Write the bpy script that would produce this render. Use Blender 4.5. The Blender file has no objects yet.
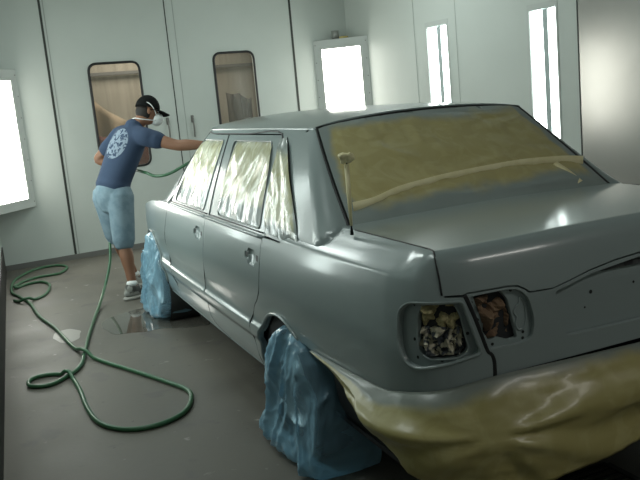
import bpy, bmesh, math, random
from mathutils import Vector, Matrix, noise
from mathutils.geometry import delaunay_2d_cdt
V = Vector
random.seed(7)
COL = bpy.context.scene.collection
FZ = -.06                     # floor level; the car's own heights are counted from 6 cm above it
LAMP, CEIL, BACKW, EXPO = 8.0, 9.5, 40.0, 0.3
def lerp(a, b, t): return a + (b - a) * t
def sstep(a, b, v):
    t = min(1.0, max(0.0, (v - a) / (b - a))); return t * t * (3 - 2 * t)
def table(tab):
    """monotone cubic through a table of (x, y) pairs"""
    xs = [p[0] for p in tab]; ys = [p[1] for p in tab]; n = len(xs)
    s = [(ys[i + 1] - ys[i]) / (xs[i + 1] - xs[i]) for i in range(n - 1)]
    m = [s[0]] + [0 if s[i - 1] * s[i] <= 0 else 2 * s[i - 1] * s[i] / (s[i - 1] + s[i]) for i in range(1, n - 1)] + [s[-1]]
    def f(x):
        if x <= xs[0]: return ys[0] + m[0] * (x - xs[0])
        if x >= xs[-1]: return ys[-1] + m[-1] * (x - xs[-1])
        i = 0
        while x > xs[i + 1]: i += 1
        h = xs[i + 1] - xs[i]; t = (x - xs[i]) / h
        return ((2*t**3 - 3*t*t + 1) * ys[i] + (t**3 - 2*t*t + t) * h * m[i] + (3*t*t - 2*t**3) * ys[i + 1] + (t**3 - t*t) * h * m[i + 1])
    return f
# plan curve of the body: t runs from the rear centre (-.65) round the left corner and then forward, t = y along the side
_cx = table([(-.65, 0), (-.35, -.30), (-.05, -.595), (.08, -.715), (.20, -.808), (.35, -.85), (.6, -.862), (1.2, -.872), (2.0, -.876), (3.0, -.872), (3.8, -.862), (4.2, -.848), (4.4, -.83), (4.65, -.79), (4.9, -.72)])
_cy = table([(-.65, .045), (-.35, .055), (-.05, .09), (.08, .128), (.20, .21), (.35, .35), (.6, .6), (1.2, 1.2), (4.9, 4.9)])
def plan(t):
    if t < -.65:
        x, y = plan(-1.3 - t); return -x, y
    return _cx(t), _cy(t)
def plan_n(t):
    a = plan(t + .01); b = plan(t - .01); dx = a[0] - b[0]; dy = a[1] - b[1]; l = math.hypot(dx, dy)
    return -dy / l, dx / l
_ds = table([(.14, .12), (.19, .075), (.215, .05), (.24, .04), (.30, .026), (.37, .018), (.385, .006), (.40, .000), (.450, -.004), (.466, .011), (.485, .013), (.56, .004), (.66, 0), (.76, .006), (.86, .02), (.905, .032), (.922, .04), (.94, .066), (.96, .098), (.98, .128), (1.0, .158)])
_dr = table([(.14, .03), (.60, .0), (.83, .003), (.90, .015), (.935, .026), (.965, .04), (.99, .062), (1.0, .09)])
_ex = table([(-.65, 0), (-.35, -.30), (-.05, -.595), (.08, -.702), (.14, -.708), (.25, -.706), (.35, -.705), (.6, -.705), (4.9, -.705)])
_ey = table([(-.65, .135), (-.35, .145), (-.05, .172), (.08, .188), (.14, .215), (.25, .29), (.35, .37), (.6, .6), (4.9, 4.9)])
def shell(t, z, off=0.0):
    x, y = plan(t); nx, ny = plan_n(t)
    tt = t if t > -.65 else -1.3 - t
    m = sstep(.12, .32, tt)
    if z <= .922:
        d = lerp(_dr(z), _ds(z), m) - off
        return (x - nx * d, y - ny * d, z)
    # shoulder: from the crease at z = .922 up and in to the lid gap line
    d0 = lerp(_dr(.922), _ds(.922), m); w = lerp((_dr(z) - _dr(.922)) / (.09 - _dr(.922)), (_ds(z) - .04) / .118, m)
    ax = x - nx * d0; ay = y - ny * d0; ex = _ex(tt) * (1 if t > -.65 else -1); ey = _ey(tt)
    return (lerp(ax, ex, w) + nx * off * .7, lerp(ay, ey, w) + ny * off * .7, z + off * .7)
def plan_t(x):
    a, b = -.65, .35
    for _ in range(30):
        m = (a + b) / 2
        if _cx(m) > -abs(x): a = m
        else: b = m
    return (a + b) / 2
_lo = table([(-.8, .89), (0, .09), (.015, .076), (.03, .060), (.06, .040), (.125, .015), (.195, .003), (.425, .0)])
_lz = table([(-.8, 1.0), (0, 1.0), (.015, .997), (.03, .988), (.06, .965), (.125, .90), (.425, .60)])
def lid(x, v, off=0.0):
    def p(x, v):
        y = _cy(plan_t(x)) + _lo(v)
        return (x, y, _lz(v) + .022 * (1 - (x / .72) ** 2) * max(0, min(1, 1 - (v - .0) / .12)))
    q = p(x, v)
    if off:
        e = .004; a = p(x, v + e); b = p(x, v - e); dy = a[1] - b[1]; dz = a[2] - b[2]; l = math.hypot(dy, dz)
        q = (q[0], q[1] + dz / l * off, q[2] - dy / l * off)
    return q
# cabin: rings at height z, u 0..1 rear glass (centre to edge), 1..2 rear corner, 2..3 side, 3..4 front corner, 4..5 windscreen
def ryz(z): return .13 - .05 * max(0, min(1, (z - 1.0) / .38))
def ring(u, z, off=0.0):
    xg = .818 - .5 * (z - .9) + .02 * ((z - .9) / .47) * (1 - (z - .9) / .47) * 2
    yr = .915 + (z - 1.0) * 1.32; yf = 3.86 - (z - .9) * 1.25
    rx = .10 - .086 * max(0, min(1, (z - 1.0) / .38)); ry = ryz(z); fx = .12; fy = .20
    def p(u):
        s = -1
        if u < 0: u = -u; s = 1
        if u <= 1: x = (xg - rx) * u; y = yr - .04 * (1 - u * u)
        elif u <= 2:
            a = (u - 1) * math.pi / 2; x = xg - rx + rx * math.sin(a); y = yr + ry * (1 - math.cos(a))
        elif u <= 3: x = xg; y = lerp(yr + ry, yf - fy, u - 2)
        elif u <= 4:
            a = (u - 3) * math.pi / 2; x = xg - fx + fx * math.cos(a); y = yf - fy + fy * math.sin(a)
        else: x = (xg - fx) * (5 - u); y = yf + .10 * (1 - (5 - u) ** 2)
        return s * x, y
    x, y = p(u); a = p(u + .01); b = p(u - .01); dx = a[0] - b[0]; dy = a[1] - b[1]; l = math.hypot(dx, dy)
    o = off
    if 1 < abs(u) < 3:
        zb = lerp(.998, .945, sstep(1.2, 2.05, abs(u)))
        o += lerp(.024, .012, sstep(1.6, 2.1, abs(u))) * math.exp(-max(0, z - zb) / .045) * sstep(1.0, 1.35, abs(u)) * sstep(1.42, 1.12, y) * sstep(zb - .035, zb + .005, z)
    return (x - dy / l * o, y + dx / l * o, z)
def green(y, z, off=0.0):
    """cabin side addressed by (y, z)"""
    yr = .915 + (z - 1.0) * 1.32 + ryz(z); yf = 3.86 - (z - .9) * 1.25 - .20
    if y >= yr and y <= yf: u = 2 + (y - yr) / (yf - yr)
    elif y < yr: u = 2 - math.asin(min(1, (yr - y) / ryz(z))) * 2 / math.pi
    else: u = 3 + math.asin(min(1, (y - yf) / .20)) * 2 / math.pi
    return ring(u, z, off)
def roofz(x, y):
    q = max(0, 1 - (abs(x) / .615) ** 2.2)
    l = max(0, 1 - (abs(y - 2.38) / 1.12) ** 3)
    return 1.366 + .036 * q ** .5 + .050 * q ** .8 * l ** .7
# ------------------------------------------------------------------ materials
def nd(nt, typ, **kw):
    n = nt.nodes.new(typ)
    for k, v in kw.items():
        if k in n.inputs: n.inputs[k].default_value = v
        else: setattr(n, k, v)
    return n
def mat(name, col=(.5, .5, .5), rough=.5, metal=0, coat=0, coat_rough=.1, col2=None, nscale=4, ncon=(.4, .6), bump=None, bump2=None,
        spec=.5, trans=0, alpha=1, ior=1.45, emit=None, rough2=None, sheen=0, stretch=None, space='Object', distort=0, detail=5):
    m = bpy.data.materials.new(name); m.use_nodes = True; nt = m.node_tree; b = nt.nodes['Principled BSDF']
    b.inputs['Base Color'].default_value = (*col, 1); b.inputs['Roughness'].default_value = rough
    b.inputs['Metallic'].default_value = metal; b.inputs['Coat Weight'].default_value = coat
    b.inputs['Coat Roughness'].default_value = coat_rough; b.inputs['Specular IOR Level'].default_value = spec
    b.inputs['Transmission Weight'].default_value = trans; b.inputs['Alpha'].default_value = alpha; b.inputs['IOR'].default_value = ior
    b.inputs['Sheen Weight'].default_value = sheen
    if emit: b.inputs['Emission Color'].default_value = (*emit[0], 1); b.inputs['Emission Strength'].default_value = emit[1]
    tc = nd(nt, 'ShaderNodeTexCoord'); src = tc.outputs[space]
    if stretch:
        mp = nd(nt, 'ShaderNodeMapping'); mp.inputs['Scale'].default_value = stretch; nt.links.new(src, mp.inputs[0]); src = mp.outputs[0]
    if col2 or rough2 is not None:
        n = nd(nt, 'ShaderNodeTexNoise', Scale=nscale, Detail=detail, Distortion=distort); nt.links.new(src, n.inputs['Vector'])
        r = nd(nt, 'ShaderNodeMapRange'); r.inputs['From Min'].default_value = ncon[0]; r.inputs['From Max'].default_value = ncon[1]
        nt.links.new(n.outputs['Fac'], r.inputs['Value'])
        if col2:
            x = nd(nt, 'ShaderNodeMix', data_type='RGBA'); x.inputs[6].default_value = (*col, 1); x.inputs[7].default_value = (*col2, 1)
            nt.links.new(r.outputs[0], x.inputs[0]); nt.links.new(x.outputs[2], b.inputs['Base Color'])
        if rough2 is not None:
            x = nd(nt, 'ShaderNodeMix'); x.inputs[2].default_value = rough; x.inputs[3].default_value = rough2
            nt.links.new(r.outputs[0], x.inputs[0]); nt.links.new(x.outputs[0], b.inputs['Roughness'])
    prev = None
    for bp in (bump, bump2):
        if not bp: continue
        sc, st, di, ds = (list(bp) + [0, .01])[:4] if len(bp) < 4 else bp
        n = nd(nt, 'ShaderNodeTexNoise', Scale=sc, Detail=3, Distortion=di); nt.links.new(src, n.inputs['Vector'])
        bm = nd(nt, 'ShaderNodeBump', Strength=st, Distance=ds); nt.links.new(n.outputs['Fac'], bm.inputs['Height'])
        if prev: nt.links.new(prev, bm.inputs['Normal'])
        prev = bm.outputs[0]
    if prev: nt.links.new(prev, b.inputs['Normal'])
    return m
def film_mat(name, inner, edge, lo, hi, rough=.2, coat=.6, crease=14, strength=.5, soft=.12, side=.1, tint=None, stretch=(1, 1, 1)):
    """plastic over masking paper; primer overspray has settled along the borders (UV = position on the sheet)"""
    m = bpy.data.materials.new(name); m.use_nodes = True; nt = m.node_tree; b = nt.nodes['Principled BSDF']; L = nt.links.new
    b.inputs['Roughness'].default_value = rough; b.inputs['Coat Weight'].default_value = coat; b.inputs['Coat Roughness'].default_value = .12
    uv = nd(nt, 'ShaderNodeTexCoord'); sp = nd(nt, 'ShaderNodeSeparateXYZ'); L(uv.outputs['UV'], sp.inputs[0])
    def rng(s, a, c):
        r = nd(nt, 'ShaderNodeMapRange'); r.interpolation_type = 'SMOOTHSTEP'
        r.inputs['From Min'].default_value = a; r.inputs['From Max'].default_value = c; L(s, r.inputs['Value']); return r.outputs[0]
    no = nd(nt, 'ShaderNodeTexNoise', Scale=5, Detail=5); L(uv.outputs['Object'], no.inputs['Vector'])
    def add(a, k):
        x = nd(nt, 'ShaderNodeMath', operation='MULTIPLY_ADD'); L(no.outputs['Fac'], x.inputs[0]); x.inputs[1].default_value = k; L(a, x.inputs[2])
        y = nd(nt, 'ShaderNodeMath', operation='SUBTRACT'); L(x.outputs[0], y.inputs[0]); y.inputs[1].default_value = k / 2; return y.outputs[0]
    def mul(a, c):
        x = nd(nt, 'ShaderNodeMath', operation='MULTIPLY'); L(a, x.inputs[0]); L(c, x.inputs[1]); return x.outputs[0]
    v = add(sp.outputs['Y'], .25); u = add(sp.outputs['X'], .12)
    f = mul(rng(v, lo, lo + soft), rng(v, hi + soft, hi))
    f = mul(f, mul(rng(u, side * .5, side * 1.6), rng(u, 1 - side * .5, 1 - side * 1.6)))
    n2 = nd(nt, 'ShaderNodeTexNoise', Scale=9, Detail=4, Distortion=1.5); L(uv.outputs['Object'], n2.inputs['Vector'])
    mi = nd(nt, 'ShaderNodeMix', data_type='RGBA'); mi.inputs[6].default_value = (*inner, 1)
    mi.inputs[7].default_value = (*(tint or [min(1, c * 1.35) for c in inner]), 1); L(rng(n2.outputs['Fac'], .45, .62), mi.inputs[0])
    x = nd(nt, 'ShaderNodeMix', data_type='RGBA'); x.inputs[6].default_value = (*edge, 1); L(mi.outputs[2], x.inputs[7]); L(f, x.inputs[0])
    L(x.outputs[2], b.inputs['Base Color'])
    mp = nd(nt, 'ShaderNodeMapping'); mp.inputs['Scale'].default_value = stretch; L(uv.outputs['Object'], mp.inputs[0])
    n3 = nd(nt, 'ShaderNodeTexNoise', Scale=crease, Detail=3, Distortion=1.2); n3.noise_type = 'RIDGED_MULTIFRACTAL'; L(mp.outputs[0], n3.inputs['Vector'])
    bu = nd(nt, 'ShaderNodeBump', Strength=strength, Distance=.01); L(n3.outputs['Fac'], bu.inputs['Height']); L(bu.outputs[0], b.inputs['Normal'])
    return m
# ------------------------------------------------------------------ objects
def put(name, verts, faces, m, parent=None, smooth=True, normals=None, uvs=None):
    me = bpy.data.meshes.new(name); me.from_pydata([tuple(v) for v in verts], [], faces); me.materials.append(m)
    if uvs:
        ul = me.uv_layers.new(name='UVMap')
        for lp in me.loops: ul.data[lp.index].uv = uvs[lp.vertex_index]
    for p in me.polygons: p.use_smooth = smooth
    me.update()
    if normals: me.normals_split_custom_set_from_vertices([tuple(n) for n in normals])
    o = bpy.data.objects.new(name, me); COL.objects.link(o)
    if parent: o.parent = parent
    return o
def thing(name, label, cat, group=None, loc=(0, 0, 0)):
    o = bpy.data.objects.new(name, None); COL.objects.link(o); o.empty_display_size = .1
    o['label'] = label; o['category'] = cat
    if group: o['group'] = group
    return o
def tag(o, label, cat, group=None):
    o['label'] = label; o['category'] = cat
    if group: o['group'] = group
    return o
def struct(o): o['kind'] = 'structure'; return o
def inpoly(x, y, poly):
    c = False; j = len(poly) - 1
    for i in range(len(poly)):
        a, b = poly[i], poly[j]
        if (a[1] > y) != (b[1] > y) and x < (b[0] - a[0]) * (y - a[1]) / (b[1] - a[1]) + a[0]: c = not c
        j = i
    return c
def dense(poly, step):
    out = []
    for i in range(len(poly)):
        a = poly[i]; b = poly[(i + 1) % len(poly)]; n = max(1, math.ceil(math.hypot(b[0] - a[0], b[1] - a[1]) / step - 1e-6))
        out += [(lerp(a[0], b[0], k / n), lerp(a[1], b[1], k / n)) for k in range(n)]
    return out
def rounded(poly, r, n=5):
    out = []
    N = len(poly)
    for i in range(N):
        p = V(poly[i]); a = V(poly[i - 1]); b = V(poly[(i + 1) % N]); rr = r[i] if isinstance(r, (list, tuple)) else r
        d = min(rr, (a - p).length * .48, (b - p).length * .48)
        q0 = p + (a - p).normalized() * d if d > 1e-5 else p; q1 = p + (b - p).normalized() * d if d > 1e-5 else p
        if d < 1e-5: out.append(tuple(p)); continue
        for k in range(n + 1):
            t = k / n; out.append(tuple((1 - t) ** 2 * q0 + 2 * t * (1 - t) * p + t * t * q1))
    return out
def curve(pts, n=8, closed=False):
    """Catmull-Rom through points of any dimension"""
    N = len(pts); out = []
    P = [V(p) for p in pts]
    for i in range(N if closed else N - 1):
        p0 = P[i - 1] if (closed or i > 0) else P[0]; p1 = P[i]; p2 = P[(i + 1) % N]; p3 = P[(i + 2) % N] if (closed or i + 2 < N) else P[-1]
        for k in range(n):
            t = k / n
            out.append(.5 * ((2 * p1) + (p2 - p0) * t + (2 * p0 - 5 * p1 + 4 * p2 - p3) * t * t + (3 * p1 - p0 - 3 * p2 + p3) * t ** 3))
    if not closed: out.append(P[-1].copy())
    return out
CEN = V((0, 2.3, .62))
def panel(name, surf, outline, m, parent=None, holes=(), step=.03, depth=.02, off=0.0, su=1.0, disp=None, mirror=False, out=None, round_edge=.0015):
    """a sheet cut from a curved surface: outline and holes in the surface's own two coordinates, with returned edges"""
    loops = [[(p[0] * su, p[1]) for p in lp] for lp in [outline] + list(holes)]
    loops = [dense(lp, step) for lp in loops]
    pts = []; edges = []
    for lp in loops:
        s = len(pts); n = len(lp); pts += lp; edges += [(s + i, s + (i + 1) % n) for i in range(n)]
    xs = [p[0] for p in loops[0]]; ys = [p[1] for p in loops[0]]; x0, x1, y0, y1 = min(xs), max(xs), min(ys), max(ys)
    segs = [(a, b) for lp in loops for a, b in zip(lp, lp[1:] + lp[:1])]
    hs = step * .866; j = 0; y = y0 + hs
    while y < y1:
        row = [sg for sg in segs if min(sg[0][1], sg[1][1]) - step < y < max(sg[0][1], sg[1][1]) + step]
        x = x0 + step * (.5 if j % 2 else 1)
        while x < x1:
            if inpoly(x, y, loops[0]) and not any(inpoly(x, y, h) for h in loops[1:]):
                ok = True
                for a, b in row:
                    dx = b[0] - a[0]; dy = b[1] - a[1]; L2 = dx * dx + dy * dy + 1e-12
                    t = max(0, min(1, ((x - a[0]) * dx + (y - a[1]) * dy) / L2)); ex = x - a[0] - t * dx; ey = y - a[1] - t * dy
                    if ex * ex + ey * ey < (step * .5) ** 2: ok = False; break
                if ok: pts.append((x, y))
            x += step
        y += hs; j += 1
    res = delaunay_2d_cdt([V(p) for p in pts], edges, [], 0, 1e-6)
    v2, f2 = res[0], res[2]
    faces = []
    for f in f2:
        cx = sum(v2[i][0] for i in f) / 3; cy = sum(v2[i][1] for i in f) / 3
        if inpoly(cx, cy, loops[0]) and not any(inpoly(cx, cy, h) for h in loops[1:]): faces.append(tuple(f))
    mx = -1 if mirror else 1
    def S(u, v):
        p = surf(u / su, v, off); return V((p[0] * mx, p[1], p[2]))
    e = .002
    ref = out if out is None else V(out)
    def N(u, v, p):
        a = S(u + e, v) - S(u - e, v); b = S(u, v + e) - S(u, v - e); n = a.cross(b)
        if n.length < 1e-12: n = V((0, 0, 1))
        n.normalize()
        if ref is not None: s = n.dot(V((ref[0] * mx, ref[1], ref[2])))
        else: s = n.dot(p - CEN)
        return n if s > 0 else -n
    verts = []; nor = []; uvs = []
    for q in v2:
        p = S(q[0], q[1]); n = N(q[0], q[1], p)
        if disp: p = p + n * disp(q[0] / su, q[1], (q[0] - x0) / (x1 - x0), (q[1] - y0) / (y1 - y0))
        verts.append(p); nor.append(n); uvs.append(((q[0] - x0) / (x1 - x0), (q[1] - y0) / (y1 - y0)))
    sg = sum((verts[f[1]] - verts[f[0]]).cross(verts[f[2]] - verts[f[0]]).dot(nor[f[0]]) for f in faces)
    if sg < 0: faces = [tuple(reversed(f)) for f in faces]
    # boundary rim
    if depth:
        cnt = {}
        for f in faces:
            for k in range(3):
                a, b = f[k], f[(k + 1) % 3]; cnt[(a, b)] = 1
        bd = [(a, b) for (a, b) in cnt if (b, a) not in cnt]
        nxt = {a: b for a, b in bd}; done = set()
        for a0 in list(nxt):
            if a0 in done: continue
            lp = []; a = a0
            while a not in done: done.add(a); lp.append(a); a = nxt.get(a, a0)
            n = len(lp); base = len(verts)
            sides = []
            for i in range(n):
                t = (verts[lp[(i + 1) % n]] - verts[lp[i - 1]]); s = t.cross(nor[lp[i]])
                sides.append(s.normalized() if s.length > 1e-9 else nor[lp[i]])
            for i in range(n):
                p = verts[lp[i]]; nn = nor[lp[i]]
                verts.append(p.copy()); nor.append((nn * .5 + sides[i] * .5).normalized() if not disp else sides[i]); uvs.append(uvs[lp[i]])
                
            for i in range(n):
                p = verts[lp[i]]; nn = nor[lp[i]]; verts.append(p - nn * depth); nor.append(sides[i]); uvs.append(uvs[lp[i]])
            for i in range(n):
                k = (i + 1) % n; faces.append((base + k, base + i, base + n + i, base + n + k))
    return put(name, verts, faces, m, parent, True, nor if not disp else None, uvs)
def tube(name, pts, r, m, parent=None, n=8, closed=False, flat=None, cap=True):
    P = [V(p) for p in pts]; N = len(P); verts = []; faces = []
    up = None
    for i in range(N):
        a = P[i - 1] if (i or closed) else P[i]; b = P[(i + 1) % N] if (i < N - 1 or closed) else P[i]
        t = (b - a).normalized()
        if up is None: up = t.orthogonal().normalized() if not flat else V(flat)
        up = ((up if not flat else V(flat)) - t * ((up if not flat else V(flat)).dot(t))).normalized(); s = t.cross(up)
        rr = r[i] if isinstance(r, list) else r
        ra, rb = (rr, rr) if not isinstance(rr, (list, tuple)) else rr
        for k in range(n):
            c = 2 * math.pi * k / n; verts.append(P[i] + s * (ra * math.cos(c)) + up * (rb * math.sin(c)))
    for i in range(N if closed else N - 1):
        for k in range(n):
            a = i * n + k; b = i * n + (k + 1) % n; c = ((i + 1) % N) * n + (k + 1) % n; d = ((i + 1) % N) * n + k; faces.append((a, b, c, d))
    if cap and not closed: faces.append(tuple(range(n - 1, -1, -1))); faces.append(tuple(range((N - 1) * n, N * n)))
    if name is None: return verts, faces
    return put(name, verts, faces, m, parent)
def boxm(name, c, s, m, parent=None, ang=0, bev=.004, ex=None):
    """bevelled box; c centre, s full size, turned ang radians about z"""
    bm = bmesh.new(); bmesh.ops.create_cube(bm, size=1)
    for v in bm.verts: v.co = V((v.co.x * s[0], v.co.y * s[1], v.co.z * s[2]))
    if bev: bmesh.ops.bevel(bm, geom=bm.edges[:], offset=min(bev, min(s) * .3), segments=2, affect='EDGES')
    M = Matrix.Translation(V(c)) @ Matrix.Rotation(ang, 4, 'Z')
    if ex is not None: M = Matrix.Translation(V(c)) @ ex
    bm.transform(M); me = bpy.data.meshes.new(name); bm.to_mesh(me); bm.free(); me.materials.append(m)
    o = bpy.data.objects.new(name, me); COL.objects.link(o)
    if parent: o.parent = parent
    return o
def lathe(name, prof, m, parent=None, M=Matrix(), n=40, cap=False):
    """profile of (radius, height) turned about z, then placed by M"""
    verts = []; faces = []
    for r, h in prof:
        for k in range(n): a = 2 * math.pi * k / n; verts.append(M @ V((r * math.cos(a), r * math.sin(a), h)))
    for i in range(len(prof) - 1):
        for k in range(n): a = i * n + k; b = i * n + (k + 1) % n; faces.append((a, b, b + n, a + n))
    if cap: faces.append(tuple(range(n - 1, -1, -1))); faces.append(tuple((len(prof) - 1) * n + k for k in range(n)))
    o = put(name, verts, faces, m, parent); return o
def ridge(p, s=1.0, seed=0):
    n = noise.noise(V((p[0] * s + seed, p[1] * s, p[2] * s + seed * 2))); return 1 - 2 * abs(n)
# ------------------------------------------------------------------ materials in use
PAINT = (.235, .285, .285)
paint = mat('primer_grey_paint', PAINT, .32, coat=.6, coat_rough=.13, bump=(60, .03, 0, .002))
dark = mat('shade_dark_inner_metal', (.02, .022, .024), .7)  # near-black colour stands in for shade behind the panels
seal_m = mat('oversprayed_window_seal', (.17, .20, .20), .3, coat=.3)
gap_m = mat('black_rubber_and_gap_shade', (.012, .013, .014), .45)  # rubber parts, and the black that stands in for shade in gaps
tyre_m = mat('tyre_rubber', (.03, .03, .03), .8, bump=(30, .2))
rim_m = mat('wheel_silver', (.45, .46, .47), .35, metal=.7)
liner_m = mat('wheel_well_liner', (.05, .055, .055), .8)
tape_m = mat('masking_tape', (.74, .67, .39), .6, col2=(.80, .73, .46), nscale=20)
F_side = film_mat('masked_side_glass', (.52, .50, .31), (.20, .235, .22), .20, .93, rough=.22, crease=7, strength=1.0, tint=(.70, .70, .52), side=.05, stretch=(1, 1.5, .7))
F_quart = film_mat('masked_quarter_glass', (.50, .49, .29), (.25, .29, .28), .06, .75, rough=.2, crease=8, strength=1.0, tint=(.6, .6, .42), side=.06, stretch=(1, 1.6, .6))
F_rear = film_mat('masked_rear_glass', (.40, .345, .15), (.24, .28, .27), .12, .84, rough=.22, crease=5, strength=1.5, soft=.12, side=.03, tint=(.44, .385, .18), stretch=(.5, 1, 1.8))
F_sheet = film_mat('masking_sheet', (.33, .29, .11), (.19, .215, .19), -.9, .84, rough=.38, crease=3, strength=.3, soft=.14, side=.001, tint=(.37, .33, .14), coat=.12)
paper_m = mat('newspaper_stuffing', (.45, .40, .22), .8, col2=(.30, .25, .12), nscale=9)
news_m = mat('crumpled_newsprint', (.50, .47, .36), .8, col2=(.06, .07, .08), nscale=38, ncon=(.47, .55), detail=2)
brown_m = mat('brown_paper_stuffing', (.13, .08, .05), .85, col2=(.20, .13, .08), nscale=6)
glass_m = mat('car_glass', (.05, .06, .06), .08, spec=.6)
def bag_material():
    m = bpy.data.materials.new('blue_plastic_film'); m.use_nodes = True; nt = m.node_tree; b = nt.nodes['Principled BSDF']; L = nt.links.new
    b.inputs['Base Color'].default_value = (.42, .74, .95, 1); b.inputs['Roughness'].default_value = .18; b.inputs['Coat Weight'].default_value = .5
    b.inputs['Coat Roughness'].default_value = .1
    tc = nd(nt, 'ShaderNodeTexCoord'); n = nd(nt, 'ShaderNodeTexNoise', Scale=8, Detail=5, Distortion=1.4); n.noise_type = 'RIDGED_MULTIFRACTAL'
    mp = nd(nt, 'ShaderNodeMapping'); mp.inputs['Scale'].default_value = (1, 1.4, .55); L(tc.outputs['Object'], mp.inputs[0]); L(mp.outputs[0], n.inputs['Vector'])
    bu = nd(nt, 'ShaderNodeBump', Strength=1.0, Distance=.022); L(n.outputs['Fac'], bu.inputs['Height']); L(bu.outputs[0], b.inputs['Normal'])
    tr = nd(nt, 'ShaderNodeBsdfTransparent'); tr.inputs[0].default_value = (.74, .88, .94, 1)
    lw = nd(nt, 'ShaderNodeLayerWeight', Blend=.45); r = nd(nt, 'ShaderNodeMapRange'); r.inputs['To Min'].default_value = .24; r.inputs['To Max'].default_value = .85
    L(lw.outputs['Facing'], r.inputs['Value'])
    mx = nd(nt, 'ShaderNodeMixShader'); L(r.outputs[0], mx.inputs[0]); L(tr.outputs[0], mx.inputs[1]); L(b.outputs[0], mx.inputs[2])
    L(mx.outputs[0], nt.nodes['Material Output'].inputs[0]); return m
bag_m = bag_material()
# ------------------------------------------------------------------ the car
car = thing('sedan', 'large grey primed four-door sedan masked for spraying in the booth', 'car')
G = .0030
def sh(t, z, off=0.0): return shell(t, z, off)
door_r = [(1.518, .905), (1.530, .78), (1.553, .66), (1.60, .60), (1.66, .555), (1.72, .50), (1.755, .43), (1.765, .35), (1.755, .27), (1.74, .225)]
door_b = [(2.30, .225), (2.46, .235), (2.58, .255), (2.645, .30), (2.64, .37), (2.605, .46), (2.57, .60), (2.53, .75), (2.508, .905)]
door_f = [(3.50, .905), (3.53, .82), (3.60, .70), (3.62, .62), (3.58, .52), (3.52, .42), (3.49, .32), (3.48, .225)]
def sh_line(pts, g): return [(p[0] + g, p[1]) for p in pts]
def arc(cy, cz, r, a0, a1, n=24): return [(cy + r * math.cos(math.radians(lerp(a0, a1, k / n))), cz + r * math.sin(math.radians(lerp(a0, a1, k / n)))) for k in range(n + 1)]
ARCH = arc(1.325, .225, .345, 0, 127)          # rear arch from its front foot over the top
def win_hole(pts, r=.03): return rounded(pts, r)
fwin = [(2.662, .925), (2.705, 1.20), (2.728, 1.322), (3.17, 1.322), (3.28, 1.20), (3.395, .975), (3.385, .925)]
rwin = [(2.365, .925), (2.44, 1.12), (2.525, 1.322), (1.885, 1.322), (1.77, 1.19), (1.69, 1.02), (1.645, .925)]
def handle_hole(y, z): return rounded([(y - .105, z - .018), (y - .055, z - .024), (y - .045, z - .045), (y + .045, z - .045), (y + .055, z - .024), (y + .095, z - .018), (y + .095, z + .014), (y + .055, z + .018), (y + .045, z + .036), (y - .045, z + .036), (y - .055, z + .018), (y - .105, z + .016)], .008, 3)
def cup(y, z, off):
    def f(a, b, o=0):
        d = max(0, 1 - ((a - y) / .058) ** 2 - ((b - z) / .05) ** 2); return shell(a, b, off - .016 * d ** .5 + o)
    return f
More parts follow.
